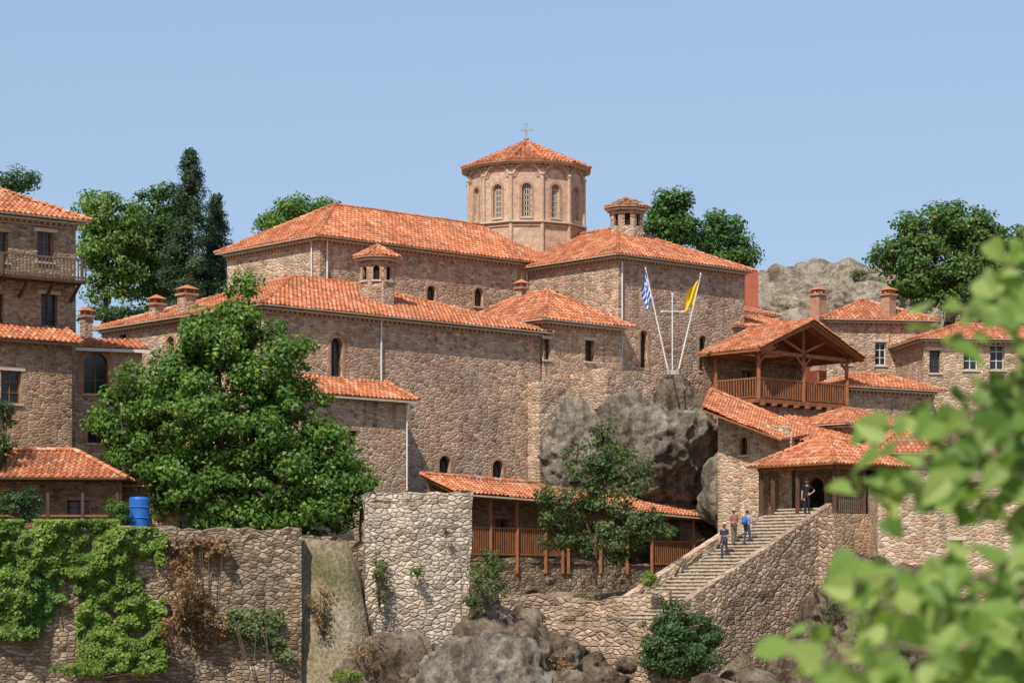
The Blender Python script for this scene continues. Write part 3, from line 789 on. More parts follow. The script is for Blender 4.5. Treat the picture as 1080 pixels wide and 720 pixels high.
b.beam('coping','rock',V((Af.x,Af.y+.2,zy(511,120)+.06)),V((Bf.x,Bf.y+.2,zy(511,120)+.06)),.6,.12)
b.finish()

# ================================================================== stairs
b=Bld('stone_staircase')
S0=W(878,123.2)
sl=.46; RS,LS=RL(42)
Lst=hit(S0,-RS,690); zt0=zy(531,123.2)-.2
wS=3.3; tread=.40; rise=tread*sl
ns=int(Lst/tread)
T=lambda p,zz:V((p.x,p.y,zz))
for i in range(ns):
    z=zt0-i*rise; a=S0-RS*(i*tread)+LS*.3
    K=6
    for k in range(K):
        w0=wS*k/K;w1=wS*(k+1)/K; j0=.04*noise.noise(V((i*.9,k,0)));j1=.04*noise.noise(V((i*.9,k+1,0)))
        p0=a+LS*w0;p1=a+LS*w1;f0=p0-RS*(tread+.05+j0);f1=p1-RS*(tread+.05+j1)
        b.face('treads','step',[T(p0,z+j0*.4),T(p1,z+j1*.4),T(f1,z+j1*.4),T(f0,z+j0*.4)])
        b.face('treads','step',[T(f0,z-.07),T(f0,z+j0*.4),T(f1,z+j1*.4),T(f1,z-.07)])
        g0_=f0+RS*.05;g1_=f1+RS*.05
        b.face('risers','stone_stair',[T(g0_,z-rise-.05),T(g0_,z-.07),T(g1_,z-.07),T(g1_,z-rise-.05)])
        b.face('treads','step',[T(f0,z-.07),T(f1,z-.07),T(g1_,z-.07),T(g0_,z-.07)])
b.finish()
k=10; path=[S0-RS*(Lst*i/k) for i in range(k,-1,-1)]
def zpar(p): return zt0+.22-(S0-p).length*sl
rough_wall('stair_parapet_wall',path,[zpar(p) for p in path],[-11]*len(path),.45,'stone_stair',amp=.06,topjit=.035)
p2=[p+LS*(wS+.6) for p in path if 3<(S0-p).length]
rough_wall('stair_side_wall',p2,[zpar(p-LS*(wS+.6))+.35 for p in p2],[-6]*len(p2),.45,'stone_yel',amp=.06,topjit=.035)
rough_wall('path_wall',[W(490,117.5),W(560,118),W(630,117.5),W(706,116.5)],[zy(626,117.5),zy(628,118),zy(633,117.5),zy(622,116.5)],[-8]*4,.6,'stone_stair',amp=.08,topjit=.1)
rough_wall('lower_path_wall',[W(570,112.8),W(625,112.2),W(672,111),W(720,109.8),W(775,108.5)],[zy(655,112.8),zy(660,112.2),zy(680,111),zy(704,109.8),zy(722,108.5)],[-10]*5,.5,'stone_stair',amp=.08,topjit=.08)
rough_wall('ramp_wall',[W(540,115.4),W(620,114.9),W(668,114),W(692,113)],[zy(642,115.4),zy(645,114.9),zy(654,114),zy(668,113)],[-10]*4,.5,'stone_stair',amp=.08,topjit=.08)

# ================================================================== left buildings
R38,L38=RL(38)
b=Bld('guest_house')
N=W(-120,112); lr=hit(N,R38,80); z1=zy(233,118)
ops=[opR(N,R38,48,276,.9,1.5,style='brown',surround='plaster'),opR(N,R38,52,350,.9,1.9,style='wood',surround='plaster'),opR(N,R38,-5,350,.9,1.9,style='wood'),opR(N,R38,0,276,.9,1.5,style='brown')]
block(b,N,R38,L38,lr,9,2,z1,ops,(),'stone_dark')
hip_roof(b,N,R38,L38,lr,9,z1,2.5,o=.6)
zb=zy(298,117.5)
def BP(r,o,z): p=N+R38*r-L38*o; return V((p.x,p.y,z))
b.box('balcony_deck','wood_dk',(BP(1,0,zb)+BP(lr,1.1,zb))/2,R38*(lr-1)/2,L38*.55,Z*.08)
for i in range(7):
    r=1.3+(lr-1.6)*i/6; b.beam('balcony_brackets','wood_dk',BP(r,0,zb-.9),BP(r,1.0,zb-.1),.12,.14)
k=int((lr-1)/.2)
for i in range(k+1): p=BP(1+(lr-1)*i/k,1.05,zb+.55); b.box('balcony_rail','wood_grey',p,R38*.03,L38*.03,Z*.5)
for hh in(.2,1.1): b.beam('balcony_rail','wood_grey',BP(1,1.05,zb+hh),BP(lr,1.05,zb+hh),.08,.09)
for i in range(3): r=1.2+(lr-1.4)*i/2; b.beam('balcony_posts','wood_dk',BP(r,1.05,zb),BP(r,1.05,zb+1.1),.14,.14)
N3=N-L38*1.6; lr3=hit(N3,R38,76)
z3=zy(362,116)
block(b,N3,R38,L38,lr3,1.6,2,z3,[opR(N3,R38,12,425,1.1,1.6,style='brown',surround='plaster')],(),'stone_dark')
q0=N3-R38*.3-L38*.5; q1=N3+R38*(lr3+.4)-L38*.5
q=[V((q0.x,q0.y,z3)),V((q1.x,q1.y,z3))]; up=L38*2.1+Z*.95
tiles(b,[q[0],q[1],q[1]+up,q[0]+up],under='wood_dk'); caps(b,q[1],q[1]+up)
b.finish()
b=Bld('arched_passage_building')
R_,L_=RL(20)
N=W(72,123); lr=hit(N,R_,150)
z1=zy(366,123)
block(b,N,R_,L_,lr,5,2,z1,[opR(N,R_,101,415,1.3,2.2,arch=True,style='brown',t=.3),opR(N,R_,103,467,1.05,1.1,arch=True,style='wood',t=.24)],(),'stone_yel')
q0=N-R_*.6-L_*.5; q1=N+R_*(lr+.3)-L_*.5
q=[V((q0.x,q0.y,z1)),V((q1.x,q1.y,z1))]; up=L_*3.2+Z*.8
tiles(b,[q[0],q[1],q[1]+up,q[0]+up],under='white',thick=.16)
chimney(b,P(91,0,127),.5,13,zy(335,127))
b.finish()
b=Bld('garden_shelter')
N=W(-60,108.5); R3,L3=RL(4); lr=hit(N,R3,124); z1=zy(505,109)
hip_roof(b,N,R3,L3,lr,4.5,z1,1.45,o=.5,corn=False,under='wood_dk')
wall(b,N+L3*2,N+L3*2+R3*lr,2,z1-.05,[dict(s=3,z=2.6,w=1,h=2,style='wood'),dict(s=6,z=3.2,w=1,h=1,style='wood')],'stone_dark')
for i in range(6): p=N+R3*(lr*i/5); b.beam('posts','wood_dk',V((p.x,p.y,2)),V((p.x,p.y,z1)),.15,.15)
p=N+R3*lr*.2;q=N+R3*lr
for hh in(3.4,3.0,2.7): b.beam('fence','wood',V((p.x,p.y-.02,hh)),V((q.x,q.y-.02,hh)),.05,.10)
b.finish()
b=Bld('lower_terrace_house')
N=W(112,113); lr=hit(N,R3,300); z1=zy(512,113)
block(b,N,R3,L3,lr,3.4,1.5,z1,[dict(s=1.3,z=2.8,w=.8,h=1.2),dict(s=4,z=2.6,w=.9,h=1.9,style='brown')],(),'stone_dark')
hip_roof(b,N,R3,L3,lr,3.4,z1,1.0,o=.45,corn=False)
b.finish()
def lathe(name,c,prof,mat,n=24):
    b=Bld(name); rings=[[c+V((math.cos(2*math.pi*i/n)*r,math.sin(2*math.pi*i/n)*r,z)) for i in range(n)] for r,z in prof]
    for a,e in zip(rings[:-1],rings[1:]):
        for i in range(n): j=(i+1)%n; b.face('body',mat,[a[i],a[j],e[j],e[i]])
    b.face('lid',mat,rings[-1]); b.finish()
M['blue']=noisy_mat('blue_plastic',(.015,.10,.36),(.03,.15,.46),3,.5,spec=.3)
pb=P(147,558,108.3)
lathe('blue_barrel',pb,[(.42,0),(.48,.1),(.48,.5),(.52,.53),(.48,.57),(.48,1.0),(.52,1.03),(.48,1.07),(.48,1.4),(.42,1.5),(.15,1.52)],'blue')

# ================================================================== ground
def sst(a,b_,x): t=min(1,max(0,(x-a)/(b_-a))); return t*t*(3-2*t)
def terr(x,y):
    r=math.hypot(x,y)
    h=-14+ (12.3)*(1-sst(9,42,r))
    profL=[(96,-14),(104,-9),(110,-6.5),(113,-5.6),(117.4,-4.6),(118.6,-1.1),(122,-.6),(130,-.3),(134,.3),(141,6.5),(150,11),(165,13.5),(190,13.5),(230,2),(260,-14)]
    profR=[(96,-14),(104,-12),(110,-9.5),(117,-7.5),(121,-6.5),(124,-3),(126,.4),(130,1.5),(140,6.5),(150,11),(165,13.5),(190,13.5),(230,2),(260,-14)]
    if y>96:
        def ev(prof):
            for (a,za),(c,zb) in zip(prof[:-1],prof[1:]):
                if a<=y<c: return za+(zb-za)*sst(a,c,y)
            return -14
        kx=sst(10,15,x); m=ev(profL)*(1-kx)+ev(profR)*kx
        if x<-6 and 109.3<y<124:
            k=min(1,(-6-x)/1.5)
            m=m+(2.2-m)*k if m<2.2 else m
        fall=1-sst(45,75,abs(x))
        h=max(h,-14+(m+14)*fall)
    amp=.2 if r<40 else .4
    if r<400: h+=amp*noise.noise(V((x*.25,y*.25,0)))+.2*noise.noise(V((x*.9,y*.9,2)))
    else: h+=6*noise.noise(V((x*.004,y*.004,0)))-4
    return h
def axis(lo,hi,step,far):
    a=list(np.arange(lo,hi,step)); s=step; v=hi
    while v<far: a.append(v); s*=1.35; v+=s
    a.append(far); s=step; v=lo
    while v>-far: s*=1.35; v-=s; a.insert(0,max(v,-far))
    return a
xs=axis(-45,45,.7,4000); ys=axis(-20,200,.7,4000)
vs=[(x,y,terr(x,y)) for y in ys for x in xs]; nx=len(xs)
fs=[(j*nx+i,j*nx+i+1,(j+1)*nx+i+1,(j+1)*nx+i) for j in range(len(ys)-1) for i in range(nx-1)]
def ground_mat():
    m,nt,out=newmat('dry_ground')
    tc=nd(nt,'ShaderNodeNewGeometry').outputs['Position']
    n1=nd(nt,'ShaderNodeTexNoise',{'Vector':tc,'Scale':.35,'Detail':8.0,'Roughness':.7})
    col=ramp(nt,n1.outputs[0],[(0.3,(.12,.11,.055)),(0.48,(.22,.175,.11)),(0.62,(.31,.26,.19)),(.8,(.40,.35,.27))])
    n3=nd(nt,'ShaderNodeTexNoise',{'Vector':tc,'Scale':7.0,'Detail':6.0})
    s=ramp(nt,n3.outputs[0],[(0.35,(.6,.6,.6)),(0.65,(1.2,1.2,1.2))])
    col=mix(nt,1.0,col,s,'MULTIPLY')
    bp=nd(nt,'ShaderNodeBump',{'Height':n3.outputs[0],'Strength':0.8,'Distance':0.12})
    principled(nt,out,col,.95,bp.outputs[0],.1); return m
me=bpy.data.meshes.new('ground'); me.from_pydata(vs,[],fs); me.materials.append(ground_mat())
for p in me.polygons: p.use_smooth=True
COL.objects.link(bpy.data.objects.new('ground',me))

# ================================================================== rocks
def rock(name,c,rad,seed,mat='rock',sub=5,amp=.25,freq=1.0):
    bm=bmesh.new(); bmesh.ops.create_icosphere(bm,subdivisions=sub,radius=1)
    for v in bm.verts:
        d=v.co.normalized(); s=V((seed*3.1,seed*1.7,seed))
        q=V((d.x*rad[0],d.y*rad[1],d.z*rad[2]))
        f=1+amp*noise.noise(q*.28*freq+s)*1.6+amp*.55*noise.noise(q*.8*freq+s)+amp*.38*(1-2*abs(noise.noise(q*1.5*freq+s)))+amp*.2*(1-2*abs(noise.noise(q*3.6+s)))+amp*.08*noise.noise(q*8+s)
        f-=amp*.28*max(0,math.sin(q.z*2.0+q.x*.5+2.5*noise.noise(q*.5+s)))**8
        v.co=q*f
    me=bpy.data.meshes.new(name); bm.to_mesh(me); bm.free(); me.materials.append(M[mat])
    for p in me.polygons: p.use_smooth=True
    o=bpy.data.objects.new(name,me); COL.objects.link(o); o.location=c; return o
rock('boulder',P(672,484,137.6),(4.7,4.6,4.2),1,'rock',6,.19)
rock('boulder',P(614,480,135.6),(2.5,2.6,3.4),2,'rock',6,amp=.24)
rock('boulder',P(722,474,138.4),(2.7,3,3.8),3,'rock_br',6,amp=.26)
rock('boulder',P(779,525,133),(1.8,2.0,2.7),4,'rock',amp=.28)
rock('boulder',P(655,545,137.5),(5,3,3.0),13,'rock_br',amp=.3)
rock('hill_rock',P(885,352,205),(15,10,5.8),5,'rock_pale',6,amp=.13)
rock('hill_rock',P(835,352,200),(11,9,4.2),25,'rock_pale',6,amp=.15)
rock('hill_rock',P(900,420,205),(18,10,9),26,'rock_pale',5,amp=.08)
rock('cliff_rock',P(355,745,111.2),(2.7,1.9,5.4),6,'rock_br',6,amp=.28)
rock('cliff_rock',P(430,762,109.0),(3.8,2.8,3.7),7,'rock_br',6,amp=.30)
rock('cliff_rock',P(545,738,111.5),(4.4,4,3.9),8,'rock_br',6,amp=.3)
rock('cliff_rock',P(235,768,105),(4,2.0,1.6),9,'rock_br',amp=.3)
rock('cliff_rock',P(500,755,107.5),(3.4,2.8,3.0),10,'rock',6,amp=.32)
rock('cliff_rock',P(600,775,107),(3.4,2.2,2.4),16,'rock_br',5,amp=.32)
rock('cliff_rock',P(908,660,117),(2.8,3.3,3.0),11,'rock_br',6,amp=.3)
rock('cliff_rock',P(862,752,113),(4,3.5,2.8),12,'rock_br',6,amp=.3)
rock('cliff_rock',P(800,775,112),(3,2.5,2.4),17,'rock_br',5,amp=.3)
rock('cliff_rock',P(1010,705,116),(6,3,2.6),14,'rock_br',6,amp=.3)
rock('cliff_rock',P(940,695,114),(3,2.6,3.2),18,'rock_br',6,amp=.3)
for i,(px,py,d,r) in enumerate([(520,618,120,.4),(560,622,119.5,.3),(700,660,111,.5),(660,700,109,.4),(745,722,108,.6),(580,612,122,.3)]):
    rock('loose_rock',P(px,py,d),(r*1.2,r,r*.8),40+i,'rock_br',4,amp=.3,freq=3)

# ================================================================== vegetation
def leaf_object(name,C,Nn,size,mat,parent=None,wr=.6):
    n=len(C); C=np.asarray(C); Nn=Nn/np.maximum(np.linalg.norm(Nn,axis=1,keepdims=True),1e-6)
    r=rng.normal(size=(n,3)); t=np.cross(Nn,r); t/=np.maximum(np.linalg.norm(t,axis=1,keepdims=True),1e-6)
    bt=np.cross(Nn,t); L=size*(.65+.7*rng.random((n,1))); Wd=L*wr
    v=np.stack([C-t*L/2,C+bt*Wd/2+Nn*L*.1,C+t*L/2,C-bt*Wd/2+Nn*L*.1],axis=1).reshape(-1,3)
    me=bpy.data.meshes.new(name)
    me.vertices.add(4*n); me.vertices.foreach_set('co',v.astype(np.float32).ravel())
    me.loops.add(4*n); me.loops.foreach_set('vertex_index',np.arange(4*n,dtype=np.int32))
    me.polygons.add(n); me.polygons.foreach_set('loop_start',np.arange(0,4*n,4,dtype=np.int32))
    try: me.polygons.foreach_set('loop_total',np.full(n,4,dtype=np.int32))
    except Exception: pass
    me.update(calc_edges=True); me.validate()
    me.materials.append(M[mat]); o=bpy.data.objects.new(name,me); COL.objects.link(o)
    if parent: o.parent=parent
    return o
def clump_leaves(cl,per,spread,up=.35):
    Cs=[];Ns=[]
    for c,r,out in cl:
        k=max(8,int(per*(r/spread)**2))
        d=rng.normal(size=(k,3)); d/=np.linalg.norm(d,axis=1,keepdims=True)
        rr=r*(rng.random((k,1))**.45)*np.array([[1.15,1.15,.75]])
        Cs.append(np.array(c)+d*rr)
        Ns.append(d*.6+np.array(out)*.5+np.array([0,0,up])+rng.normal(size=(k,3))*.45)
    return np.concatenate(Cs),np.concatenate(Ns)
def tree(name,base,lobes,nclump,per,crad,leaf,mat,trunk_r=.3,mat2=None):
    b=Bld(name)
    cl=[]; tot=sum(l[1].x*l[1].z for l in lobes)
    ctr=sum((l[0] for l in lobes),V((0,0,0)))/len(lobes)
    bx=V(base)
    trunk_top=V((bx.x*.5+ctr.x*.5,bx.y*.5+ctr.y*.5,bx.z+(ctr.z-bx.z)*.55))
    pr=bx-Z*.5
    K=5
    for i in range(1,K+1):
        f=i/K; p=bx.lerp(trunk_top,f)+V((random.uniform(-.1,.1),random.uniform(-.1,.1),0)); b.tube('trunk','bark',pr,p,trunk_r*(1.1-.45*(i-1)/K),trunk_r*(1.1-.45*i/K),8,False); pr=p
    for (c,rad) in lobes:
        st=trunk_top-Z*random.uniform(0,1.2); midp=st.lerp(c,.5)+V((random.uniform(-.4,.4),random.uniform(-.4,.4),.2))
        b.tube('limbs','bark',st,midp,trunk_r*.5,trunk_r*.33,6,False); b.tube('limbs','bark',midp,c,trunk_r*.33,trunk_r*.16,6,False)
        n=max(3,int(nclump*rad.x*rad.z/tot))
        for i in range(n):
            d=V(rng.normal(size=3)).normalized(); rr=random.uniform(.45,1.08)
            q=c+V((d.x*rad.x,d.y*rad.y,d.z*rad.z))*rr
            r=crad*random.uniform(.45,1.25)
            cl.append((tuple(q),r,tuple((d*.8).to_tuple())))
            if i%3==0: b.tube('branches','bark',c.lerp(midp,random.random()*.4),q,trunk_r*.12,.02,4,False)
    e=b.finish()
    C,Nn=clump_leaves(cl,per,crad)
    if mat2:
        msk=rng.random(len(C))<.35
        leaf_object('foliage',C[~msk],Nn[~msk],leaf,mat,e); leaf_object('foliage_light',C[msk],Nn[msk],leaf,mat2,e)
    else: leaf_object('foliage',C,Nn,leaf,mat,e)
    return e
def lob(px,py,d,rx,ry,dd=0,ryd=None):
    c=P(px,py,d+dd); s=F/(d+dd); return (c,V((rx/s,(ryd or (rx+ry)/2)/s,ry/s)))
d=113.5
lb=[lob(258,332,d,25,34),lob(228,372,d,50,40),lob(285,385,d,42,45),lob(165,415,d,48,38),lob(125,435,d,28,34),lob(225,440,d,75,50,-1),
    lob(300,450,d,52,50),lob(160,475,d,48,34),lob(210,505,d,64,40,-1),lob(290,515,d,62,46,-1),lob(350,520,d,42,40),lob(367,507,d,26,34),lob(255,545,d,44,24,-1),lob(325,550,d,50,20,-.5),lob(262,303,d,9,13),lob(340,475,d,32,34),lob(190,385,d,28,24)]
tree('maple_tree',P(248,562,d),lb,640,140,.70,.23,'leaf_mid',.36,'leaf_ivy')
d=120.5
lb=[lob(640,462,d,20,18),lob(622,488,d,30,24),lob(658,500,d,34,28),lob(600,530,d,34,26),lob(650,545,d,48,28),lob(682,552,d,27,20),lob(635,575,d,42,20),lob(583,562,d,24,18)]
tree('plum_tree',P(626,607,d),lb,215,95,.52,.18,'leaf_olive',.16,'leaf_dark')
d=152
tree('poplar_tree',P(112,345,d),[lob(115,225,d,30,28),lob(102,262,d,24,28),lob(132,265,d,30,34),lob(118,300,d,26,22),lob(95,240,d,16,20)],150,110,.75,.26,'leaf_light',.2,'leaf_mid')
tree('oak_tree',P(165,345,156),[lob(168,222,156,34,30),lob(160,260,156,32,40),lob(178,300,156,40,34)],150,120,.85,.26,'leaf_dark',.3,'leaf_mid')
def conifer(name,px,d,ytop,ybase,half,mat='leaf_con'):
    base=P(px,ybase,d); h=zy(ytop,d)-base.z; w=half/(F/d); b=Bld(name)
    b.tube('trunk','bark',base,base+Z*h*.96,.28,.04,8,False)
    cl=[]
    n=int(h*17)
    for i in range(n):
        f=(i/n)**.9; z=base.z+h*(.03+.97*f); rw=w*(1-f)**.75*random.uniform(.65,1.15)+.1
        a=random.uniform(0,2*math.pi)
        for rr in(.45,.9):
            q=V((base.x+math.cos(a)*rw*rr,base.y+math.sin(a)*rw*rr,z-.15*rr)); cl.append((tuple(q),.34+.28*(1-f),(math.cos(a),math.sin(a),.2)))
        if i%4==0: b.tube('branches','bark',V((base.x,base.y,z)),q,.05,.02,4,False)
    e=b.finish(); C,Nn=clump_leaves(cl,70,.5); leaf_object('foliage',C,Nn,.2,mat,e,.35)
conifer('cypress_tree',201,150,157,345,44)
conifer('cypress_tree',229,153,205,345,26)
tree('pine_tree',P(320,290,172),[lob(325,222,172,36,14),lob(300,232,172,34,12),lob(345,232,172,26,12),lob(315,250,172,45,15)],120,110,.8,.26,'leaf_mid',.25,'leaf_light')
tree('pine_tree',P(20,260,200),[lob(20,192,200,22,10),lob(8,200,200,14,10)],35,90,.8,.26,'leaf_dark',.25)
tree('oak_tree',P(710,300,170),[lob(708,218,170,20,18),lob(700,238,170,22,22),lob(722,240,170,16,16)],90,120,.8,.26,'leaf_mid',.25,'leaf_dark')
tree('oak_tree',P(768,320,172),[lob(762,240,172,22,14),lob(752,258,172,20,18),lob(780,262,172,18,14),lob(768,275,172,30,12)],90,120,.8,.26,'leaf_mid',.25,'leaf_dark')
d=165
tree('plane_tree',P(1000,350,d),[lob(1005,232,d,26,18),lob(975,245,d,36,26),lob(945,268,d,28,22),lob(1030,250,d,34,26),lob(1060,265,d,22,28),lob(990,285,d,60,28),lob(1045,295,d,38,28),lob(1090,270,d,25,30),lob(970,305,d,30,16),lob(1010,315,d,40,16)],370,120,.85,.28,'leaf_mid',.4,'leaf_olive')

def bush(name,lobes,ncl,per,crad,leaf,mat,wr=.6):
    cl=[];b=Bld(name); tot=sum(l[1].x*l[1].z for l in lobes)
    for c,rad in lobes:
        ft=c-Z*rad.z
        n=max(3,int(ncl*rad.x*rad.z/tot))
        for i in range(n):
            d=V(rng.normal(size=3)).normalized(); q=c+V((d.x*rad.x,d.y*rad.y,d.z*rad.z))*random.uniform(.3,1.05)
            cl.append((tuple(q),crad*random.uniform(.5,1.2),tuple(d)))
            if i%2==0: b.tube('stems','bark',ft,q,.03,.012,4,False)
    e=b.finish(); C,Nn=clump_leaves(cl,per,crad); leaf_object('foliage',C,Nn,leaf,mat,e,wr)
bush('laurel_bush',[lob(712,662,110,34,32),lob(730,690,109.5,38,28),lob(695,690,109.5,22,22),lob(745,668,110,18,20)],190,110,.4,.14,'leaf_dark')
bush('round_bush',[lob(686,609,115.6,9,9)],18,90,.22,.1,'leaf_ivy')
bush('bramble_bush',[lob(515,612,108.5,24,28),lob(500,632,108.5,12,12),lob(522,590,109,14,16)],60,60,.3,.13,'leaf_olive')
bush('garden_bush',[lob(22,530,106.6,22,18)],50,90,.3,.12,'leaf_dark')
bush('garden_bush',[lob(125,540,107.5,13,14)],25,80,.25,.11,'leaf_mid')
bush('garden_bush',[lob(3,480,109,14,30),lob(5,440,109,10,25)],50,80,.35,.14,'leaf_dark')
bush('hedge',[lob(120,332,146,40,9)],60,90,.5,.2,'leaf_dark')
bush('hill_scrub',[lob(845,304,196,16,5),lob(905,288,196,18,5),lob(935,300,196,14,8)],30,50,.45,.2,'leaf_olive')
bush('dry_shrub',[lob(195,610,106,20,40),lob(180,660,105.8,14,22)],50,50,.3,.13,'leaf_dry')
bush('dry_shrub',[lob(340,640,109,16,30),lob(385,690,106.5,22,22)],36,50,.32,.12,'leaf_dry')
bush('dry_shrub',[lob(540,690,107.2,28,18),lob(590,705,106.8,18,16)],46,50,.3,.12,'leaf_dry')
bush('dry_shrub',[lob(925,600,114,18,12),lob(880,640,114,14,14)],26,50,.3,.12,'leaf_olive')
bush('wall_plant',[lob(440,602,109.6,9,8)],10,50,.18,.1,'leaf_mid')
bush('wall_plant',[lob(470,560,109.8,5,5)],6,40,.15,.09,'leaf_olive')
bush('wall_plant',[lob(100,706,104,60,10),lob(370,712,104,25,8)],50,60,.25,.12,'leaf_ivy')
bush('cliff_shrub',[lob(400,610,109.5,9,30)],20,50,.25,.12,'leaf_olive')
C=[];Nn=[]
for i in range(420):
    x=random.uniform(-4,22);y=random.uniform(108,124)
    z=terr(x,y)
    for k in range(22):
        C.append((x+random.gauss(0,.15),y+random.gauss(0,.15),z+random.uniform(.02,.2))); Nn.append((random.gauss(0,.8),random.gauss(-.5,.8),random.gauss(0,.3)))
leaf_object('dry_grass',np.array(C),np.array(Nn),.22,'leaf_straw',None,.16)

def ivy(name,regions,n,mat,thr=-.05):
    C=[];Nn=[]
    b=Bld(name)
    for (x0,x1,y0,y1) in regions:
        for i in range(n):
            px=random.uniform(x0,x1);py=random.uniform(y0,y1)
            q=noise.noise(V((px*.022,py*.022,1)))+.5*noise.noise(V((px*.08,py*.08,4)))
            ex=min((px-x0)/18,(x1-px)/18,(y1-py)/18,(py-y0)/10+1,1)
            if q<thr+(1-ex)*.35: continue
            dW=104+(px+60)/240*3 if px<180 else 107+(px-180)/136*1.5
            dd=dW-.14-max(0,q-thr)*random.random()*1.1-.12*random.random()
            C.append(tuple(P(px,py,dd))); Nn.append((random.gauss(0,.45),-.8+random.gauss(0,.3),.45+random.gauss(0,.35)))
        for i in range(6):
            px=random.uniform(x0+10,x1-10); dW=104+(px+60)/240*3-.12 if px<180 else 107-.12
            b.tube('stems','bark',P(px,y1-10,dW),P(px+random.uniform(-12,12),y0+15,dW),.03,.02,4,False)
    e=b.finish()
    leaf_object('leaves',np.array(C),np.array(Nn),.16,mat,e,.8)
ivy('ivy_plant',[(-30,34,548,675),(24,126,548,612)],15000,'leaf_ivy',-.38)
ivy('ivy_plant',[(76,176,556,708)],28000,'leaf_ivy',-.34)
ivy('ivy_plant',[(0,78,595,672)],14000,'leaf_mid',-.3)
ivy('dry_creeper',[(165,240,566,695)],5000,'leaf_dry',-.05)
ivy('dry_creeper',[(240,312,640,705)],2000,'leaf_olive',.0)

# ================================================================== foreground tree (near the viewer)
b=Bld('linden_tree')
tr=V((2.35,5.4,-2.0))
pts=[tr,V((2.3,5.35,-.6)),V((2.2,5.3,.6)),V((2.25,5.4,2.2)),V((2.1,5.5,3.6))]
for i in range(4): b.tube('trunk','bark',pts[i],pts[i+1],.17-.03*i,.14-.03*i,10,False)
FP=P
br=[[pts[2],FP(1150,290,5.2),FP(1085,310,5.1),FP(1040,320,5.0),FP(990,340,5.0)],
    [pts[2],FP(1150,400,5.2),FP(1075,405,5.1),FP(1015,440,5.1),FP(960,460,5.0),FP(905,490,4.95)],
    [pts[2],FP(1160,240,5.4),FP(1095,265,5.3),FP(1055,300,5.2)],
    [pts[1],FP(1150,470,5.0),FP(1075,475,4.9),FP(1010,480,4.9),FP(940,510,4.9)],
    [pts[1],FP(1150,520,4.8),FP(1085,500,4.8),FP(1030,515,4.8)],
    [pts[2],FP(1160,440,5.0),FP(1085,445,4.9),FP(1030,455,4.9),FP(990,465,4.9)],
    [pts[1],FP(1140,640,4.7),FP(1060,615,4.6),FP(985,605,4.6),FP(905,612,4.5)],
    [pts[1],FP(1120,700,4.5),FP(1035,680,4.4),FP(940,685,4.3),FP(840,700,4.3)],
    [pts[1],FP(1120,670,4.9),FP(1050,645,4.8),FP(970,645,4.8),FP(885,640,4.8)],
    [pts[1],FP(1120,750,4.4),FP(1040,725,4.4),FP(950,725,4.4),FP(860,722,4.4)],
    [pts[1],FP(1130,600,4.9),FP(1080,595,4.8),FP(1035,590,4.8)],
    [pts[1],FP(1130,760,4.9),FP(1080,700,4.8),FP(1015,690,4.8)],
    [pts[1],FP(1130,680,4.6),FP(1080,655,4.6),FP(1000,665,4.6)],
    [pts[2],FP(1150,360,5.3),FP(1090,365,5.2),FP(1055,385,5.2)],
    [pts[3],V((1.6,5.2,2.4)),V((1.3,5.0,2.2))],[pts[3],V((2.8,5.9,3.0)),V((3.3,6.2,3.2))],[pts[4],V((2.5,5.2,4.2)),V((1.8,5,4.4))]]
LC_=[]
for bi,pl in enumerate(br):
    fine=[pl[0]]
    for i in range(len(pl)-1):
        for f in(.33,.66,1.0):
            q=pl[i].lerp(pl[i+1],f)
            if not(i==len(pl)-2 and f==1.0): q=q+V((random.gauss(0,.008),random.gauss(0,.02),random.gauss(0,.010)))
            fine.append(q)
    n=len(fine)-1
    for i in range(n):
        r0=.011*(1-i/n)+.0018; r1=.011*(1-(i+1)/n)+.0018
        b.tube('branches','bark' if i<3 else 'twig',fine[i],fine[i+1],r0,r1,6,False)
        if i<3 and bi<14: continue
        a,c=fine[i],fine[i+1]; k=max(1,int((c-a).length/.0095))
        for j in range(k):
            p=a.lerp(c,j/k); off=V((random.gauss(0,.04),random.gauss(0,.11),random.gauss(-.012,.036)))
            q=p+off; LC_.append(q)
            if j%4==0: b.tube('twigs','twig',p,q,.0018,.0014,4,False)
e=b.finish()
vsf=[];fsf=[]
shape=[(0,0),(.28,-.06),(.46,.12),(.44,.38),(.26,.68),(0,1.0),(-.26,.68),(-.44,.38),(-.46,.12),(-.28,-.06)]
for q in LC_:
    n=V((random.gauss(-.1,.5),random.gauss(-.55,.4),random.gauss(.6,.4))).normalized(); t=n.cross(V(rng.normal(size=3))).normalized()
    t=(t+V((0,0,-.9))).normalized(); t=(t-n*t.dot(n)).normalized(); s=n.cross(t); sz=random.uniform(.045,.085)
    k=len(vsf)
    for (x,y) in shape: vsf.append(tuple(q+s*x*sz*.9+t*y*sz+n*(abs(x)*.25-y*y*.15)*sz))
    fsf.append((k,k+1,k+2,k+3,k+4,k+5)); fsf.append((k+5,k+6,k+7,k+8,k+9,k))
me=bpy.data.meshes.new('leaves'); me.from_pydata(vsf,[],fsf); me.materials.append(M['leaf_fg'])
o=bpy.data.objects.new('leaves',me); COL.objects.link(o); o.parent=e

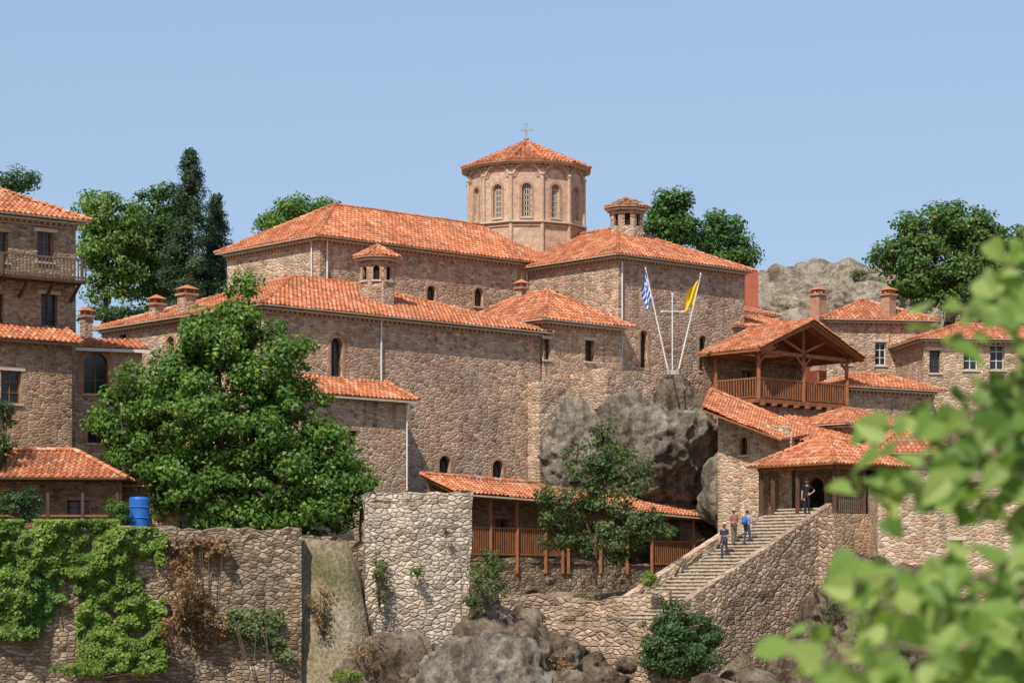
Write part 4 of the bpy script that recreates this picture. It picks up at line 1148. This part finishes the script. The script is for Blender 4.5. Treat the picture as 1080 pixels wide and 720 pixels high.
# ================================================================== people
def simple(name,c,rough=.8):
    m,nt,out=newmat(name)
    tc=nd(nt,'ShaderNodeTexCoord').outputs['Object']
    n=nd(nt,'ShaderNodeTexNoise',{'Vector':tc,'Scale':14.0,'Detail':3.0})
    col=ramp(nt,n.outputs[0],[(.3,tuple(x*.8 for x in c)),(.7,tuple(min(1,x*1.15) for x in c))])
    principled(nt,out,col,rough); return m
def person(name,loc,yaw,shirt,pants,hair,hat=None,armL='down',armR='down',stride=.0,pack=None,bare=False,scale=1.0):
    skin=(.50,.28,.19)
    J=[];E=[];lab=[];Rr=[]
    def add(p,r,par,l):
        J.append(p);Rr.append(r);lab.append(l)
        if par is not None: E.append((par,len(J)-1))
        return len(J)-1
    pel=add((0,0,.97),.135,None,'pants'); sp=add((0,-.01,1.13),.12,pel,'shirt'); ch=add((0,0,1.33),.145,sp,'shirt')
    nk=add((0,.0,1.47),.06,ch,'skin'); hb=add((0,.015,1.55),.055,nk,'skin')
    hands=[]
    for sg,arm in((-1,armL),(1,armR)):
        sh=add((sg*.17,0,1.41),.065,ch,'shirt')
        if arm=='down': el=(sg*.24,-.02,1.13); wr=(sg*.25,.07,.88); hd=(sg*.25,.10,.80)
        elif arm=='hip': el=(sg*.38,-.08,1.17); wr=(sg*.2,.06,1.02); hd=(sg*.14,.10,.99)
        else: el=(sg*.23,.03,1.13); wr=(sg*.16,.28,1.12); hd=(sg*.13,.36,1.13)
        s2=add(tuple((V((sg*.17,0,1.41))+V(el))/2),.05,sh,'shirt'); e_=add(el,.042,s2,'skin'); w_=add(wr,.028,e_,'skin'); h_=add(hd,.036,w_,'skin')
        hands.append((V(wr),V(hd),sg))
    for sg in(-1,1):
        y=sg*stride
        hp=add((sg*.09,0,.90),.095,pel,'pants'); kn=add((sg*.10,y*.55+.03,.50),.062,hp,'skin' if bare else 'pants'); an=add((sg*.10,y,.09),.042,kn,'skin' if bare else 'pants')
        add((sg*.11,y+.13,.045),.04,an,'shoe'); add((sg*.11,y-.04,.05),.04,an,'shoe')
    me=bpy.data.meshes.new('body'); me.from_pydata(J,E,[]); ob=bpy.data.objects.new('body',me); COL.objects.link(ob)
    sk=ob.modifiers.new('s','SKIN'); sd=ob.modifiers.new('d','SUBSURF'); sd.levels=2
    for i,v in enumerate(me.skin_vertices[0].data): v.radius=(Rr[i]*(1.25 if i in(0,1,2) else 1),Rr[i]*(.85 if i in(0,1,2) else 1)); v.use_root=(i==0)
    dg=bpy.context.evaluated_depsgraph_get(); me2=bpy.data.meshes.new_from_object(ob.evaluated_get(dg)); bpy.data.objects.remove(ob)
    mats={'shirt':simple('cloth_shirt',shirt),'pants':simple('cloth_trousers',pants),'skin':simple('skin',skin,.6),'shoe':simple('shoe',(.04,.035,.03))}
    keys=['shirt','pants','skin','shoe']
    me2.materials.clear()
    for k in keys: me2.materials.append(mats[k])
    JV=[V(j) for j in J]
    for p in me2.polygons:
        c=p.center; best=min(range(len(JV)),key=lambda i:(JV[i]-c).length-Rr[i]*.5); p.material_index=keys.index(lab[best]); p.use_smooth=True
    body=bpy.data.objects.new('body',me2); COL.objects.link(body)
    root=bpy.data.objects.new(name,None); COL.objects.link(root); body.parent=root
    def part(nm,bm,mat):
        m=bpy.data.meshes.new(nm); bm.to_mesh(m); bm.free(); m.materials.append(mat)
        for p in m.polygons: p.use_smooth=True
        o=bpy.data.objects.new(nm,m); COL.objects.link(o); o.parent=root
    bm=bmesh.new(); bmesh.ops.create_uvsphere(bm,u_segments=20,v_segments=14,radius=1)
    for v in bm.verts:
        x,y,z=v.co
        w=.078*(1-.18*max(0,-z)); v.co=V((x*w,y*.098-(.0 if z>0 else -.008*z)+.015,1.645+z*.118))
    for sx in(-1,1):
        bmesh.ops.create_icosphere(bm,subdivisions=1,radius=.02,matrix=Matrix.Translation((sx*.08,.01,1.645)))
    bmesh.ops.create_cone(bm,segments=6,radius1=.016,radius2=.006,depth=.04,matrix=Matrix.Translation((0,.115,1.635)))
    part('head',bm,mats['skin'])
    bm=bmesh.new()
    for sx in(-1,1): bmesh.ops.create_icosphere(bm,subdivisions=1,radius=.011,matrix=Matrix.Translation((sx*.03,.1,1.66)))
    bmesh.ops.create_cube(bm,size=1,matrix=Matrix.Translation((0,.108,1.59))@Matrix.Diagonal((.045,.01,.008,1)))
    part('eyes_and_mouth',bm,simple('features',(.08,.03,.03)))
    bm=bmesh.new(); bmesh.ops.create_uvsphere(bm,u_segments=18,v_segments=12,radius=1)
    bmesh.ops.delete(bm,geom=[v for v in bm.verts if v.co.z<-.45 or (v.co.y>.35 and v.co.z<.35)],context='VERTS')
    for v in bm.verts: v.co=V((v.co.x*.087,v.co.y*.105+.008,1.655+v.co.z*.125))
    part('hair',bm,simple('hair',hair))
    if hat:
        bm=bmesh.new(); mm=Matrix.Translation((0,.01,1.725))
        if hat[1]=='brim': bmesh.ops.create_cone(bm,cap_ends=True,segments=24,radius1=.20,radius2=.17,depth=.02,matrix=mm)
        else: bmesh.ops.create_cube(bm,size=1,matrix=Matrix.Translation((0,.13,1.715))@Matrix.Diagonal((.12,.12,.015,1)))
        bmesh.ops.create_cone(bm,cap_ends=True,segments=20,radius1=.098,radius2=.075,depth=.11,matrix=Matrix.Translation((0,.01,1.77)))
        part('hat',bm,simple('hat',hat[0]))
    for wr,hd,sg in hands:
        d=(hd-wr).normalized(); side=d.cross(V((0,1,.2))).normalized()
        bm=bmesh.new()
        def seg(a,c,r0,r1):
            q=(c-a); rotm=q.to_track_quat('Z','Y').to_matrix().to_4x4()
            bmesh.ops.create_cone(bm,cap_ends=True,segments=6,radius1=r0,radius2=r1,depth=q.length,matrix=Matrix.Translation((a+c)/2)@rotm)
        for k,ln in enumerate((.065,.078,.072,.055)):
            a=hd+side*((k-1.5)*.019)+d*.02; m_=a+d*ln*.55; curl=V((0,.35,-.15))*ln
            seg(a,m_,.009,.008); seg(m_,m_+(d*.6*ln+curl)*.6,.008,.006)
        a=hd-side*.035; seg(a-d*.01,a-side*.02+d*.035,.011,.008)
        part('fingers',bm,mats['skin'])
    if pack:
        bm=bmesh.new(); bmesh.ops.create_cube(bm,size=1,matrix=Matrix.Translation((0,-.2,1.24))@Matrix.Diagonal((.29,.17,.44,1)))
        bmesh.ops.bevel(bm,geom=bm.edges[:]+bm.verts[:],offset=.05,segments=3,affect='EDGES')
        bmesh.ops.create_cube(bm,size=1,matrix=Matrix.Translation((0,-.3,1.16))@Matrix.Diagonal((.2,.06,.2,1)))
        for sx in(-1,1): bmesh.ops.create_cube(bm,size=1,matrix=Matrix.Translation((sx*.11,.12,1.3))@Matrix.Diagonal((.04,.02,.32,1)))
        part('backpack',bm,simple('backpack',pack))
    root.location=loc; root.rotation_euler=(0,0,yaw); root.scale=(scale,)*3
def on_stair(px,lo):
    O=S0+LS*lo; t=hit(O,-RS,px); p=O-RS*t; i=int(t/tread); p.z=zt0-i*rise; return p
pi=math.pi
person('visitor_with_straw_hat',on_stair(764,2.2),pi-.5,(.03,.035,.06),(.05,.05,.07),(.08,.04,.02),((.62,.48,.26),'brim'),'forward','down',.08,scale=1.06)
person('visitor',on_stair(774,2.9),pi+.3,(.30,.12,.10),(.12,.10,.08),(.03,.02,.015),((.55,.42,.22),'brim'),'down','forward',.1,scale=1.08)
person('visitor_with_backpack',on_stair(788,2.0),-.8,(.22,.32,.45),(.05,.06,.10),(.05,.03,.02),None,'down','forward',.12,pack=(.05,.13,.35),scale=1.04)
pz=GP(-.1,1.8,zfl); person('man_at_gate',pz,pi-.3,(.015,.015,.018),(.02,.02,.025),(.02,.015,.012),((.03,.03,.03),'cap'),'hip','down',.05,scale=1.05)

# ================================================================== camera, light, world
cam=bpy.data.cameras.new('camera'); co=bpy.data.objects.new('camera',cam); COL.objects.link(co)
co.location=(0,0,0); co.rotation_euler=(math.radians(90),0,0); cam.sensor_width=36; cam.lens=F/1080*36
cam.shift_y=(H-360)/1080; cam.clip_start=.1; cam.clip_end=9000
cam.dof.use_dof=True; cam.dof.focus_distance=125; cam.dof.aperture_fstop=4.5
scene.camera=co
az=V((-.42,-.907,0)).normalized(); el=math.radians(51)
sd=V((az.x*math.cos(el),az.y*math.cos(el),math.sin(el)))
sun=bpy.data.lights.new('sun','SUN'); sun.energy=5.0; sun.angle=math.radians(.5); sun.color=(1,.94,.85)
so=bpy.data.objects.new('sun',sun); COL.objects.link(so); so.rotation_euler=sd.to_track_quat('Z','Y').to_euler()
w=bpy.data.worlds.new('World'); scene.world=w; w.use_nodes=True; nt=w.node_tree; nt.nodes.clear()
sk=nt.nodes.new('ShaderNodeTexSky'); sk.sky_type='NISHITA'; sk.sun_disc=False; sk.sun_elevation=el; sk.sun_rotation=math.atan2(az.x,az.y)
sk.air_density=1.0; sk.dust_density=2.0; sk.ozone_density=1.8
hz=mix(nt,.5,sk.outputs[0],(3.7,5.0,7.3))   # pale summer haze in the sky
bg=nt.nodes.new('ShaderNodeBackground'); bg.inputs[1].default_value=.128; ow=nt.nodes.new('ShaderNodeOutputWorld')
nt.links.new(hz,bg.inputs[0]); nt.links.new(bg.outputs[0],ow.inputs[0])
scene.view_settings.view_transform='Standard'; scene.view_settings.look='None'; scene.view_settings.exposure=0
